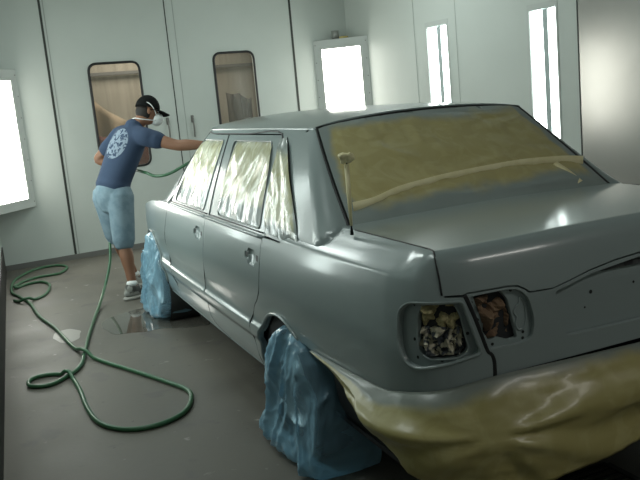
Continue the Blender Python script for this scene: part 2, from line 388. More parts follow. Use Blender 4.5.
for mr in (False, True):
    # doors
    rd = panel('rear_door', sh, sh_line(door_r, G) + sh_line(door_b, -G), paint, car, holes=[handle_hole(1.655, .80)], step=.022, mirror=mr)
    fd = panel('front_door', sh, sh_line(door_b[::-1], G) + sh_line(door_f[::-1], -G), paint, car, holes=[handle_hole(2.66, .80)], step=.022, mirror=mr)
    for dr, y in ((rd, 1.655), (fd, 2.66)):
        panel('handle_recess', cup(y, .80, -.006), rounded([(y - .12, .745), (y + .11, .745), (y + .11, .85), (y - .12, .85)], .01), paint, dr, step=.012, depth=.004, mirror=mr)
        panel('handle_opening', sh, rounded([(y - .098, .785), (y - .062, .785), (y - .062, .813), (y - .098, .813)], .004), gap_m, dr, step=.01, depth=0, off=-.0045, mirror=mr)
        panel('handle_opening', sh, rounded([(y + .062, .787), (y + .088, .787), (y + .088, .811), (y + .062, .811)], .004), gap_m, dr, step=.01, depth=0, off=-.0045, mirror=mr)
    # window frames of the doors
    gr = lambda y, z, off=0.0: green(y, z, off)
    panel('window_frame', gr, [(1.560, .897), (1.60, .98), (1.68, 1.15), (1.785, 1.352), (2.672, 1.352), (2.62, 1.20), (2.56, 1.02), (2.523, .897)], paint, rd, holes=[win_hole(rwin)], step=.022, depth=.014, mirror=mr)
    panel('window_frame', gr, [(2.530, .897), (2.567, 1.02), (2.627, 1.20), (2.679, 1.352), (3.22, 1.352), (3.34, 1.20), (3.44, 1.02), (3.50, .897)], paint, fd, holes=[win_hole(fwin)], step=.022, depth=.014, mirror=mr)
    for d_, hole in ((rd, rwin), (fd, fwin)):
        lp = [V(green(p[0], p[1], .001)) for p in dense(win_hole(hole), .03)]
        if mr: lp = [V((-p.x, p.y, p.z)) for p in lp]
        tube('window_seal', lp, (.005, .004), seal_m, d_, n=6, closed=True)
        panel('side_glass', gr, [(p[0], p[1]) for p in rounded(hole, .03)], glass_m, d_, step=.05, depth=0, off=-.010, mirror=mr)
    panel('roof_side_rail', gr, [(1.50, 1.3595), (1.50, 1.380), (2.4, 1.380), (3.26, 1.380), (3.26, 1.3595)], paint, car, step=.03, depth=.006, off=.0, mirror=mr)
    # belt moulding along the doors
    for d_, a, b in ((rd, 1.525, 2.505), (fd, 2.512, 3.50)):
        pts = [V(shell(lerp(a, b, k / 12), .902, -.004)) for k in range(13)]
        if mr: pts = [V((-p.x, p.y, p.z)) for p in pts]
        tube('belt_moulding', pts, (.012, .009), paint, d_, n=8)
        pts = [V(green(lerp(a + .06, b - .0, k / 12), .914, .003)) for k in range(13)]
        if mr: pts = [V((-p.x, p.y, p.z)) for p in pts]
        tube('belt_seal', pts, (.004, .004), gap_m, d_, n=6)
    # dark seals in the door gaps round the frames
    for pts in ([(1.558, .92), (1.60, .985), (1.68, 1.155), (1.787, 1.358), (2.30, 1.358), (2.70, 1.358), (3.0, 1.358), (3.21, 1.358), (3.34, 1.205), (3.45, 1.02)], [(2.526, .91), (2.564, 1.02), (2.623, 1.20), (2.676, 1.355)]):
        lp = [V(green(*p, .001)) for p in [tuple(q) for q in curve(pts, 5)]]
        if mr: lp = [V((-p.x, p.y, p.z)) for p in lp]
        tube('door_seal', lp, (.0050, .0035), gap_m, car, n=6)
    # quarter panel round to the tail lamp
    qo = sh_line(door_r, -G)
    qo += ARCH + [(1.06, .507), (.974, .494), (.63, .505), (.349, .516), (.28, .528), (.126, .553), (.03, .566), (-.058, .584)]
    qo += [(-.058, .668), (-.028, .716), (-.008, .78), (.012, .845), (.022, .858), (.094, .862), (.096, .90), (.100, .955), (.112, .985), (.135, 1.0), (.30, 1.0), (.50, 1.0), (.80, 1.0), (.93, 1.0), (1.02, 1.0), (1.12, .985), (1.20, .955), (1.26, .925), (1.30, .905)]
    lamp = rounded([(.215, .846), (.262, .815), (.268, .70), (.240, .642), (.19, .628), (.115, .642), (-.015, .672), (.004, .735), (.024, .80), (.036, .846)], [.03, .03, .04, .03, .03, .05, .012, .01, .01, .015])
    qp = panel('quarter_panel', sh, qo, paint, car, holes=[lamp], step=.018, depth=.022, mirror=mr)
    lampin = rounded([(.155, .844), (.186, .81), (.198, .73), (.194, .685), (.158, .655), (.055, .656), (.018, .680), (.030, .735), (.042, .80), (.065, .846)], .02)
    lp2 = rounded([(.235, .858), (.282, .82), (.286, .69), (.24, .622), (.11, .622), (-.045, .655), (-.018, .75), (.012, .857)], .02)
    panel('lamp_housing_floor', sh, lp2, paint, qp, holes=[lampin], step=.015, depth=.03, off=-.022, mirror=mr)
    pts = [V(shell(p[0], p[1], -.0195)) for p in dense(lampin, .02)]
    tube('lamp_opening_flange', [V((-p.x if mr else p.x, p.y, p.z)) for p in pts], (.004, .003), paint, qp, n=6, closed=True)
    # lip standing proud round the lamp recess
    pts = [V(shell(p[0], p[1], .001)) for p in dense(lamp, .02)]
    tube('lamp_recess_lip', [V((-p.x if mr else p.x, p.y, p.z)) for p in pts], (.006, .0035), paint, qp, n=8, closed=True)
    for a, b in ((.205, .835), (.21, .72), (.20, .66), (.045, .86 - .02), (.02, .735), (.115, .652)):
        panel('screw_hole', sh, [(a + .006 * math.cos(k), b + .006 * math.sin(k)) for k in [i * math.pi / 4 for i in range(8)]], gap_m, qp, step=.01, depth=0, off=-.0212, mirror=mr)
    # arch lip
    pts = [V(shell(p[0], max(p[1], .2), .003)) for p in arc(1.325, .225, .349, 0, 127, 30)]
    tube('arch_lip', [V((-p.x if mr else p.x, p.y, p.z)) for p in pts], (.011, .007), paint, qp, n=8)
    # front fender
    fa = arc(4.2, .285, .35, 180, 0, 24)
    fo = sh_line(door_f, G)[::-1]; fo = [(p[0], p[1]) for p in fo]
    fo = fo + [(3.8, .895), (4.1, .875), (4.4, .83), (4.6, .79), (4.78, .74), (4.83, .60), (4.82, .40), (4.7, .285)] + fa[::-1] + [(3.84, .225), (3.70, .225)]
    fen = panel('front_fender', sh, fo, paint, car, step=.03, mirror=mr)
    pts = [V(shell(p[0], max(p[1], .2), .003)) for p in arc(4.2, .285, .354, 0, 180, 30)]
    tube('arch_lip', [V((-p.x if mr else p.x, p.y, p.z)) for p in pts], (.010, .006), paint, fen, n=8)
    panel('sill', sh, [(1.66, .142), (1.665, .219), (3.83, .219), (3.82, .142)], paint, car, step=.03, depth=.03, mirror=mr, off=.004)
    # rear pillar with the quarter window
    def uo(y, z):
        yr = .915 + (z - 1.0) * 1.32 + ryz(z); yf = 3.86 - (z - .9) * 1.25 - .20
        return 2 + (y - yr) / (yf - yr) if y >= yr else 2 - math.asin(min(1, (yr - y) / ryz(z))) * 2 / math.pi
    side = [(1.552, .905), (1.592, .985), (1.672, 1.155), (1.777, 1.358)]
    # pillar addressed by (w, z): w = y - its ring's rear corner y, unrolled round the corner
    def pil(w, z, off=0.0):
        yr = .915 + (z - 1.0) * 1.32 + ryz(z); yf = 3.86 - (z - .9) * 1.25 - .20
        u = 2 + w / (yf - yr) if w >= 0 else 2 + w / .18
        return ring(u, z, off)
    def wz(y, z): return (y - (.915 + (z - 1.0) * 1.32 + ryz(z)), z)
    po = [wz(*p) for p in side] + [wz(1.70, 1.364), (0.0, 1.366), (-.09, 1.384), (-.18, 1.390), (-.18, 1.2), (-.18, 1.0), (-.15, .965), (-.02, .935), (.06, .915), (.14, .903), (.25, .900)]
    pillar = panel('rear_pillar', pil, po, paint, car, step=.018, depth=.012, mirror=mr)
    qw = [(1.556, .918), (1.60, .985), (1.68, 1.155), (1.765, 1.335), (1.70, 1.345), (1.62, 1.30), (1.43, 1.15), (1.20, .985), (1.10, .912)]
    if not mr: QW = [wz(*p) for p in qw]; PIL = pil
    panel('quarter_glass', pil, [wz(*p) for p in qw], glass_m, pillar, step=.04, depth=0, off=.002, mirror=mr)
    # front pillar
    panel('front_pillar', lambda u, z, off=0.0: ring(u, z, off), [(2.985, .90), (2.95, 1.02), (2.93, 1.2), (2.93, 1.36), (3.8, 1.372), (4.02, 1.374), (4.02, .93), (3.6, .92)], paint, car, step=.03, depth=.01, su=.25, off=-.004, mirror=mr)
    # wheels
    for wy in (1.325, 4.2):
        sx = 1 if mr else -1
        R = Matrix.Translation(V((sx * .745, wy, .26))) @ Matrix.Rotation(math.radians(90 * sx), 4, 'Y')
        wh = lathe('wheel', [(.19, -.10), (.30, -.10), (.315, -.085), (.319, -.05), (.319, .05), (.315, .085), (.30, .10), (.215, .102), (.205, .09), (.19, .0), (.19, -.10)], tyre_m, car, R, 48)
        lathe('wheel_rim', [(.02, .07), (.06, .072), (.07, .06), (.12, .05), (.18, .06), (.20, .088), (.212, .098)], rim_m, wh, R, 40)
        a = lathe('wheel_well', [(.352, -.16), (.352, .0), (.352, .085)], liner_m, car, Matrix.Translation(V((sx * .745, wy, .24))) @ Matrix.Rotation(math.radians(90 * sx), 4, 'Y'), 40)
# inner body that closes the gaps, coloured dark so they read as shade
def inner(name, z0, z1, off, t0=-.65, t1=4.6, m=dark):
    ts = [lerp(t0, t1, k / 60) for k in range(61)]; zs = [lerp(z0, z1, k / 8) for k in range(9)]
    verts = []; faces = []
    full = [(t, 1) for t in ts] + [(t, -1) for t in reversed(ts[1:])]
    for z in zs:
        for t, s in full:
            p = shell(t, z, -off); verts.append((p[0] * s, p[1], p[2]))
    n = len(full)
    def wheel(j, i):
        t = full[i][0]; z = zs[j]; return z < .62 and (abs(t - 1.325) < .40 or abs(t - 4.2) < .40)
    for j in range(8):
        for i in range(n):
            k = (i + 1) % n
            if wheel(j, i) or wheel(j, k): continue
            faces.append((j * n + i, j * n + k, (j + 1) * n + k, (j + 1) * n + i))
    return put(name, verts, faces, m, car)
inner('inner_body', .20, .895, .045, t1=3.55)
inner('engine_bay', .20, .76, .06, t0=3.5, t1=4.75)
panel('underbody', lambda x, y, off=0.0: (x, y, .20 + off), [(-.78, .2), (.78, .2), (.76, 4.7), (-.76, 4.7)], dark, car, step=.3, depth=.02, out=(0, 0, -1))
# everything inside the cabin that the masking hides: a dark lining just behind the frames
for mr in (False, True):
    panel('cabin_lining', lambda y, z, off=0.0: green(y, z, off), [(1.60, .88), (1.80, 1.35), (3.12, 1.35), (3.42, .98), (3.42, .88)], dark, car, step=.08, depth=0, off=-.02, mirror=mr)
# roof
ro = [ring(u, 1.389 + .034 * (1 - u * u)) for u in [k / 10 for k in range(-10, 11)]]
lf = [ring(u, 1.374) for u in [1.15, 1.3, 1.45, 1.6, 1.75, 1.9, 2.0, 2.2, 2.4, 2.6, 2.8, 3.0, 3.15, 3.3, 3.45, 3.6, 3.75, 3.9]]
fr = [ring(u, 1.374) for u in [4.0, 4.3, 4.6, 4.9]]
half = [(p[0], p[1]) for p in lf] + [(p[0], p[1]) for p in fr]
rear_edge = [(p[0], p[1]) for p in ro]           # from the right (+x) to the left (-x)
if rear_edge[0][0] < rear_edge[-1][0]: rear_edge = rear_edge[::-1]
outline = rear_edge + half + [(-p[0], p[1]) for p in half[::-1]]
roof = panel('roof', lambda x, y, off=0.0: (x, y, roofz(x, y) + off), outline, paint, car, step=.03, depth=.010, out=(0, 0, 1))
# rear window
rz = lambda u, z, off=0.0: ring(u, z, off)
def rwo(a, z0, dz): return [(u / 10 * a, z0) for u in range(-10, 11)] + [(a, 1.2)] + [(u / 10 * a, 1.386 + .034 * (1 - (u / 10) ** 2) - dz) for u in range(10, -11, -1)] + [(-a, 1.2)]
rw = panel('rear_window', rz, rwo(1.0, .975, 0), glass_m, car, su=.65, step=.04, depth=.01, off=-.006)
tube('window_seal', [V(ring(p[0], p[1], .0005)) for p in dense(rwo(1.0, .985, 0.002), .04)], (.007, .005), gap_m, rw, n=6, closed=True)
# windscreen
panel('windscreen', rz, [(4.0, .93), (4.0, 1.37), (5.0, 1.37), (5.0, .93)], glass_m, car, su=.65, step=.05, depth=0, off=-.003)
panel('windscreen', rz, [(4.0, .93), (4.0, 1.37), (5.0, 1.37), (5.0, .93)], glass_m, car, su=.65, step=.05, depth=0, off=-.003, mirror=True)
# boot lid
edge_l = [(-.700, -.715), (-.700, -.45), (-.700, -.20), (-.702, -.03), (-.712, .012), (-.722, .05), (-.726, .10), (-.727, .157), (-.668, .158), (-.655, .152), (-.52, .149), (-.485, .153), (-.462, .166), (-.446, .179), (-.363, .180), (-.30, .166), (-.21, .145), (-.10, .128), (0, .120)]
up = edge_l + [(-x, v) for x, v in reversed(edge_l[:-1])]
trunk = panel('boot_lid', lambda x, v, off=0.0: lid(x, v, off), up, paint, car, step=.022, depth=.026)
low = [(-.662, .162), (-.655, .158), (-.52, .155), (-.485, .159), (-.462, .172), (-.448, .185), (-.363, .186), (-.30, .172), (-.21, .151), (-.10, .134), (0, .126)]
low2 = [(-.655, .19), (-.640, .24), (-.622, .30), (-.606, .352), (-.592, .367), (-.588, .39), (-.587, .440)]
bot = [(-.45, .430), (-.351, .426), (0, .418)]
lo_out = low + [(-x, v) for x, v in reversed(low[:-1])]
lo_out = lo_out + [(-x, v) for x, v in low2] + [(-x, v) for x, v in bot] + bot[::-1][1:] + low2[::-1]
def lamphole(s): return rounded([(s * x, v) for x, v in [(-.648, .166), (-.52, .161), (-.478, .168), (-.450, .20), (-.432, .275), (-.445, .335), (-.48, .346), (-.602, .350), (-.622, .28)]], [.01, .03, .03, .03, .03, .03, .03, .01, .01])
plate = rounded([(-.352, .196), (-.21, .160), (0, .136), (.21, .160), (.352, .196), (.322, .352), (-.322, .352)], [.012, .01, .01, .01, .012, .02, .02])
lsf = lambda x, v, off=0.0: lid(x, v, off)
lowp = panel('boot_lid_lower_panel', lsf, lo_out, paint, trunk, holes=[lamphole(1), lamphole(-1), plate], step=.018, depth=.022, off=-.005)
panel('plate_recess', lsf, rounded([(-.37, .17), (-.21, .13), (0, .105), (.21, .13), (.37, .17), (.34, .367), (-.34, .367)], .02), paint, trunk, step=.03, depth=.004, off=-.030)
for x, v, r in ((-.193, .228, .007), (-.220, .277, .004), (.193, .228, .007), (-.011, .225, .005)):
    panel('bolt_hole', lsf, [(x + r * math.cos(i * math.pi / 4), v + r * math.sin(i * math.pi / 4)) for i in range(8)], gap_m, trunk, step=.02, depth=0, off=-.0292)
panel('handle_slot', lsf, rounded([(-.15, .142), (.15, .142), (.15, .160), (-.15, .160)], .006), liner_m, trunk, step=.03, depth=.006, off=-.020)
panel('handle_slot', lsf, rounded([(-.055, .140), (-.015, .138), (-.015, .156), (-.055, .158)], .006), gap_m, trunk, step=.03, depth=0, off=-.0185)
for s in (1, -1):
    fl = rounded([(s * x, v) for x, v in [(-.668, .150), (-.44, .150), (-.418, .28), (-.43, .365), (-.612, .368), (-.64, .28)]], .012)
    hl = rounded([(s * x, v) for x, v in [(-.628, .170), (-.534, .160), (-.512, .20), (-.486, .330), (-.515, .336), (-.560, .318), (-.586, .326), (-.594, .310), (-.606, .290), (-.600, .25), (-.622, .20)]], .006)
    ho = panel('lamp_housing_floor', lsf, fl, paint, trunk, holes=[hl], step=.015, depth=.03, off=-.024)
    # embossed keyhole shaped rib to the right of the opening
    kx = [(-.47, .20), (-.455, .22), (-.452, .27), (-.462, .30), (-.48, .305), (-.49, .285), (-.485, .262), (-.494, .245), (-.486, .228), (-.476, .222)]
    tube('embossed_rib', [V(lid(s * x, v, -.024)) for x, v in [tuple(q) for q in curve(kx, 5, True)]], (.004, .004), paint, ho, n=6, closed=True)
    for x, v in ((-.636, .19), (-.632, .215), (-.500, .168), (-.466, .315), (-.468, .335), (-.575, .338), (-.62, .25)):
        panel('screw_hole', lsf, [(s * x + .0055 * math.cos(i * math.pi / 4), v + .0055 * math.sin(i * math.pi / 4)) for i in range(8)], gap_m, ho, step=.02, depth=0, off=-.0232)
for s in (-1, 1):  # black tubes stand in for the shade inside the lid gaps
    gp = [V((s * -.7025, y, _lz(0) + .022 * (1 - (.7025 / .72) ** 2) - .0005)) for y in [.80, .65, .5, .35, .25]]
    gp += [V((s * lid(x, v, 0)[0], lid(x, v, -.0005)[1], lid(x, v, -.0005)[2])) for x, v in [(-.703, -.04), (-.709, .0), (-.717, .025), (-.724, .05), (-.728, .10), (-.730, .155)]]
    tube('lid_gap_shade', curve(gp, 4), (.0035, .003), gap_m, trunk, n=6)
    gp = [V((s * -abs(lid(x, v, -.003)[0]), lid(x, v, -.003)[1], lid(x, v, -.003)[2])) for x, v in [(-.668, .162), (-.659, .19), (-.643, .24), (-.626, .30), (-.610, .352), (-.597, .367), (-.591, .39), (-.591, .438)]]
    tube('lid_gap_shade', curve(gp, 4), (.012, .004), gap_m, trunk, n=6)
for ln, r in ((door_r, .0032), (door_b, .0028), (door_f, .0028)):  # door gap shade drawn as thin black tubes
    for s in (-1, 1): tube('door_gap_shade', curve([V((shell(p[0], p[1], -.001)[0] * -s, p[0], p[1])) for p in ln], 3), (r, .002), gap_m, car, n=6)
# parcel strip below the rear window between lid and glass
panel('rear_scuttle', lambda x, y, off=0.0: (x, y, .997 + .022 * (1 - (x / .72) ** 2) + off), [(-.72, .807), (.72, .807), (.66, 1.0), (-.66, 1.0)], paint, car, step=.04, depth=.01, out=(0, 0, 1))
panel('dark_inner_deck', lambda x, y, off=0.0: (x, y, .93 + off), [(-.64, .22), (.64, .22), (.62, 1.2), (-.62, 1.2)], dark, car, step=.2, depth=.02, out=(0, 0, 1))  # dark panel closing the space under the deck, not a real floor
# bonnet, front bumper and headlights
hood = panel('bonnet', lambda x, y, off=0.0: (x, y, .985 - .085 * (x / .84) ** 2 - .19 * max(0, (y - 3.6) / 1.15) ** 1.6 + off), rounded([(-.80, 3.56), (.80, 3.56), (.76, 4.4), (.66, 4.80), (.4, 4.90), (-.4, 4.90), (-.66, 4.80), (-.76, 4.4)], .03), paint, car, step=.04, depth=.03, out=(0, 0, 1))
def front(x, z, off=0.0): return (x, 4.94 - .14 * (x / .78) ** 2 + off - .02 * ((z - .4) / .3) ** 2, z)
panel('front_bumper', front, rounded([(-.79, .16), (.79, .16), (.79, .52), (-.79, .52)], .05), paint, car, step=.05, depth=.12, off=.03, out=(0, 1, 0))
panel('radiator_grille', front, rounded([(-.36, .54), (.36, .54), (.36, .76), (-.36, .76)], .03), gap_m, car, step=.05, depth=.03, out=(0, 1, 0))
for s in (-1, 1): panel('headlight', front, rounded([(s * .40, .56), (s * .76, .56), (s * .74, .74), (s * .40, .77)], .02), glass_m, car, step=.05, depth=.03, out=(0, 1, 0))
# rear bumper under the masking sheet
rb = panel('rear_bumper', lambda t, z, off=0.0: shell(t, z, .035 * max(0, 1 - ((z - .42) / .14) ** 4) * sstep(.32, .1, max(t, -1.3 - t)) - .03 * sstep(.0, .3, max(t, -1.3 - t)) + off), rounded([(.32, .36), (.32, .50), (.1, .52), (-.65, .55), (-1.4, .52), (-1.62, .50), (-1.62, .36), (-.65, .33)], .03), liner_m, car, step=.05, depth=.05)
# aerial
ab = V((-.735, .760, .992))
an = tube('aerial', [ab, ab + V((0, 0, .03)), ab + V((.003, 0, .28))], [(.008, .008), (.0035, .0035), (.003, .003)], gap_m, car, n=8)
tw = tube('tape_wrap', [ab + V((.0, 0, .035)), ab + V((.001, 0, .12)), ab + V((.002, 0, .27))], [(.0055, .005), (.0085, .006), (.010, .007)], tape_m, an, n=8)
bv = []; bf = []
bm = bmesh.new(); bmesh.ops.create_icosphere(bm, subdivisions=3, radius=.026)
for v in bm.verts: v.co = v.co * (1 + .55 * noise.noise(v.co * 55 + V((3, 1, 2)))) ; v.co.z *= .9
bm.transform(Matrix.Translation(ab + V((.002, 0, .295)))); me = bpy.data.meshes.new('tape_ball'); bm.to_mesh(me); bm.free(); me.materials.append(tape_m)
tb = bpy.data.objects.new('tape_knot', me); COL.objects.link(tb); tb.parent = an
# ------------------------------------------------------------------ masking
def crk(s, a, seed=0):
    return lambda u, v, fu, fv: a * (.5 + .5 * ridge((u * s, v * s * .6, 0), 1, seed)) * min(1, fu * 8, (1 - fu) * 8, fv * 8, (1 - fv) * 8)
def grow(poly, k):
    cx = sum(p[0] for p in poly) / len(poly); cy = sum(p[1] for p in poly) / len(poly)
    return [(p[0] + math.copysign(k, p[0] - cx) * min(1, abs(p[0] - cx) * 8), p[1] + math.copysign(k, p[1] - cy) * min(1, abs(p[1] - cy) * 8)) for p in poly]
def edge_tape(f, parent, surf, a, b, w=.012, off=.004):
    pts = [V(surf(lerp(a[0], b[0], k / 10), lerp(a[1], b[1], k / 10), off)) for k in range(11)]
    tube('tape_edge', pts, (w, .0012), tape_m, parent, n=6)
f1 = panel('window_masking', green, rounded(grow(fwin, -.004), .03), F_side, step=.014, depth=0, off=-.004, disp=crk(9, .013, 1))
tag(f1, 'crinkled cream masking film over the front side window, by the arm', 'masking film')
f2 = panel('window_masking', green, rounded(grow(rwin, -.004), .03), F_side, step=.014, depth=0, off=-.004, disp=crk(8, .014, 4))
tag(f2, 'crinkled cream masking film over the rear door window, widest side pane', 'masking film')
f3 = panel('window_masking', PIL, QW, F_quart, step=.014, depth=0, off=.004, disp=crk(11, .014, 9))
tag(f3, 'narrow triangular masking film on the quarter window by the rear pillar', 'masking film')
f4 = panel('rear_window_masking', rz, rwo(.985, .99, .006), F_rear, su=.65, step=.018, depth=0, off=.004, disp=lambda u, v, fu, fv: (.014 * (.5 + .5 * ridge((u * 2.2 + v * 2, v * 8 - u, 0), 1, 3)) + .004 * ridge((u * 9, v * 14, 1), 1, 5)) * min(1, fu * 12, (1 - fu) * 12, fv * 9, (1 - fv) * 9))
tag(f4, 'wide olive masking film with grey overspray edges across the rear window', 'masking film')
for mr_, pl in ((fwin, 'front'), (rwin, 'rear')):
    tag(panel('window_masking', green, rounded(grow(mr_, -.004), .03), F_side, step=.02, depth=0, off=-.004, disp=crk(9, .013, 2), mirror=True), 'cream masking film on the far side of the car, over the %s door window' % pl, 'masking film')
def strip(name, surf, pts, w, m, parent, off):
    P = [tuple(q) for q in curve(pts, 8)]; verts = []; faces = []
    for i, q in enumerate(P):
        a = P[max(0, i - 1)]; b = P[min(len(P) - 1, i + 1)]; C_ = V(surf(q[0], q[1], off)); T = (V(surf(b[0], b[1], off)) - V(surf(a[0], a[1], off))).normalized()
        n = (V(surf(q[0], q[1], off + .01)) - C_).normalized(); s = T.cross(n).normalized() * w / 2; h = n * .0015
        verts += [C_ - s, C_ - s + h, C_ + s + h, C_ + s]
    for i in range(len(P) - 1):
        for k in range(4): a = i * 4 + k; b = i * 4 + (k + 1) % 4; faces.append((a, b, b + 4, a + 4))
    return put(name, verts, faces, m, parent)
strip('tape_strip', rz, [(.94, 1.058), (.795, 1.066), (.598, 1.093), (.40, 1.107), (.181, 1.118), (-.175, 1.127), (-.457, 1.129), (-.782, 1.119), (-.96, 1.105)], .056, tape_m, f4, .021)
strip('tape_strip', rz, [(-.70, 1.118), (-.735, 1.07), (-.75, 1.03)], .034, tape_m, f4, .023)
# bumper sheet
_zt = table([(-.65, .596), (-.30, .598), (-.06, .590), (.126, .560), (.28, .535), (.35, .522), (.63, .510), (.98, .500)])
_zb = table([(-.65, .325), (-.54, .30), (-.30, .262), (-.12, .245), (.05, .258), (.14, .275), (.26, .345), (.35, .36), (.48, .43), (.64, .47), (.80, .488), (.98, .497)])
_bo = table([(-.65, .10), (.05, .115), (.2, .10), (.35, .07), (.6, .030), (.98, .006)])
def sheet(t, w, off=0.0):
    tt = t if t > -.65 else -1.3 - t
    zt = _zt(tt); zb = _zb(tt); z = lerp(zt, zb, w); b = _bo(tt)
    o = .004 + b * (min(1, w / .55) ** .8 - .10 * sstep(.5, 1.0, w))
    # folds gathered at one point of the rear face
    du = (tt - .0); dv = z - .43; a = math.atan2(dv, du); r = math.hypot(du, dv)
    fold = .012 * (ridge((a * 2.6, r * .8, 0), 1, 4) - .5) * sstep(.0, .12, r) * sstep(0.05, .35, w)
    for ai, wi, hi in ((171, 7, .022), (186, 6, -.016), (200, 9, .020), (222, 12, .016), (34, 14, .016), (4, 7, .022), (-12, 6, -.012), (-32, 10, .018), (-62, 14, -.014), (100, 16, .014)):
        da = (math.degrees(a) - ai + 180) % 360 - 180; fold += hi * math.exp(-(da / wi) ** 2) * sstep(.0, .16, r) * sstep(.0, .2, w)
    fold += .008 * noise.noise(V((t * 7, z * 15, 4))) * sstep(0, .2, w) + .004 * ridge((t * 20, z * 26, 0), 1, 2) * sstep(0, .1, w)
    if t < -.65: fold *= .7
    return shell(t, z, o + off + fold * min(1, b * 14))
sv = []; sf = []; suv = []
NT, NW = 150, 34
for i in range(NT + 1):
    t = lerp(.98, -2.28, (i / NT))
    for j in range(NW + 1):
        w = j / NW; sv.append(sheet(t, w)); suv.append((i / NT, 1 - w + .20 * sstep(.05, .5, max(t, -1.3 - t))))
for i in range(NT):
    for j in range(NW): a = i * (NW + 1) + j; sf.append((a, a + 1, a + NW + 2, a + NW + 1))
sheet_o = put('bumper_masking_sheet', sv, sf, F_sheet, None, True, None, suv)
tag(sheet_o, 'olive plastic masking sheet draped round the rear bumper', 'masking sheet')
so = sheet_o.modifiers.new('thickness', 'SOLIDIFY'); so.thickness = .0012; so.offset = 0
# paper stuffed in the lamp openings
def wad(name, surf, poly, m, label, depth, amp, seed, scale=16):
    o = panel(name, surf, poly, m, None, step=.008, depth=.0, off=-depth, disp=lambda u, v, fu, fv: amp * noise.turbulence(V((u * scale + seed, v * scale, seed)), 3, True) * min(1, fu * 6 + .5, (1 - fu) * 6 + .5, fv * 6 + .5, (1 - fv) * 6 + .5) - .0)
    s_ = o.modifiers.new('thickness', 'SOLIDIFY'); s_.thickness = .001
    for p in o.data.polygons: p.use_smooth = False
    return tag(o, label, 'paper')
wad('crumpled_paper', shell, rounded([(.178, .838), (.188, .735), (.030, .735), (.050, .838)], .02), paper_m, 'tan masking paper stuffed in the upper left lamp opening', .075, .085, 3.1, 16)
wad('crumpled_newspaper', shell, rounded([(.190, .76), (.188, .685), (.155, .661), (.060, .661), (.025, .684), (.036, .76)], .015), news_m, 'crumpled printed newspaper in the bottom of the left lamp opening', .060, .075, 7.7, 30)
wad('crumpled_paper', lid, rounded([(-.618, .174), (-.540, .166), (-.508, .22), (-.490, .325), (-.582, .322), (-.600, .25)], .01), brown_m, 'brown masking paper stuffed in the boot lid lamp opening', .075, .10, 5.2, 14)
# wheel bags
def bag(label, outline, xo, xi, seed):
    """a plastic bag pulled over a wheel: outline in (y, z); front face hangs near xo in upright folds, mouth at xi behind the arch"""
    ol = [tuple(q) for q in curve(outline, 13, True)]; n = len(ol)
    cy = sum(p[0] for p in ol) / n; cz = sum(p[1] for p in ol) / n; verts = []; faces = []
    rings = [(1.0, xi), (1.01, lerp(xi, xo, .35)), (1.0, lerp(xi, xo, .65)), (.98, lerp(xi, xo, .85)), (.94, lerp(xi, xo, .96)), (.88, xo)] + [(.88 - .026 * k, xo - .002 * min(k, 12)) for k in range(1, 32)]
    for ri, (k, x) in enumerate(rings):
        for i, (y, z) in enumerate(ol):
            a = 2 * math.pi * i / n; amp = min(1, ri / 3)
            w = noise.noise(V((math.cos(a) * 4.5 + seed, math.sin(a) * 4.5, seed)))
            Y = cy + (y - cy) * k * (1 + .06 * w * amp * k); Z = cz + (z - cz) * k * (1 + .04 * w * amp * k)
            q = V((Y * 7 + Z * 2.2 + seed, Z * 2.0 - Y * .6, seed)); q2 = V((Y * 15 - Z * 5, Z * 8, seed + 5))
            f = .026 * (max(0, ridge(q, 1)) ** 2 + .5 * ridge(q, 1)) + .008 * max(0, ridge(q2, 1, 3)) ** 3 + .004 * max(0, ridge(V((Y * 26 + Z * 9, Z * 20, seed)), 1, 8)) ** 2 - .012
            lift = sstep(FZ + .22, FZ, Z); Z = max(Z, FZ + .003)
            verts.append((x - f * amp - .05 * lift * (1 if ri > 2 else 0), Y, Z))
    verts.append((xo - .034, cy, cz)); c = len(verts) - 1; R = len(rings)
    for r in range(R - 1):
        for i in range(n): k = (i + 1) % n; faces.append((r * n + i, r * n + k, (r + 1) * n + k, (r + 1) * n + i))
    for i in range(n): faces.append(((R - 1) * n + i, (R - 1) * n + (i + 1) % n, c))
    o = put('wheel_bag', verts, faces, bag_m)
    tag(o, label, 'plastic bag', 'blue bags over the wheels'); return o
bag('blue plastic bag over the rear wheel, the bigger one in front', [(1.30, .545), (1.42, .45), (1.52, .28), (1.58, .10), (1.58, -.03), (1.42, -.057), (1.15, -.057), (.96, -.057), (.90, .02), (.90, .20), (.96, .38), (1.06, .49), (1.20, .55)], -.885, -.62, 2.0)
bag('small blue plastic bag over the front wheel beside the shoes', [(4.22, .62), (4.42, .48), (4.60, .28), (4.65, .08), (4.58, -.057), (4.35, -.057), (4.12, -.057), (3.93, .02), (3.88, .25), (3.94, .46), (4.05, .60)], -.875, -.62, 6.0)
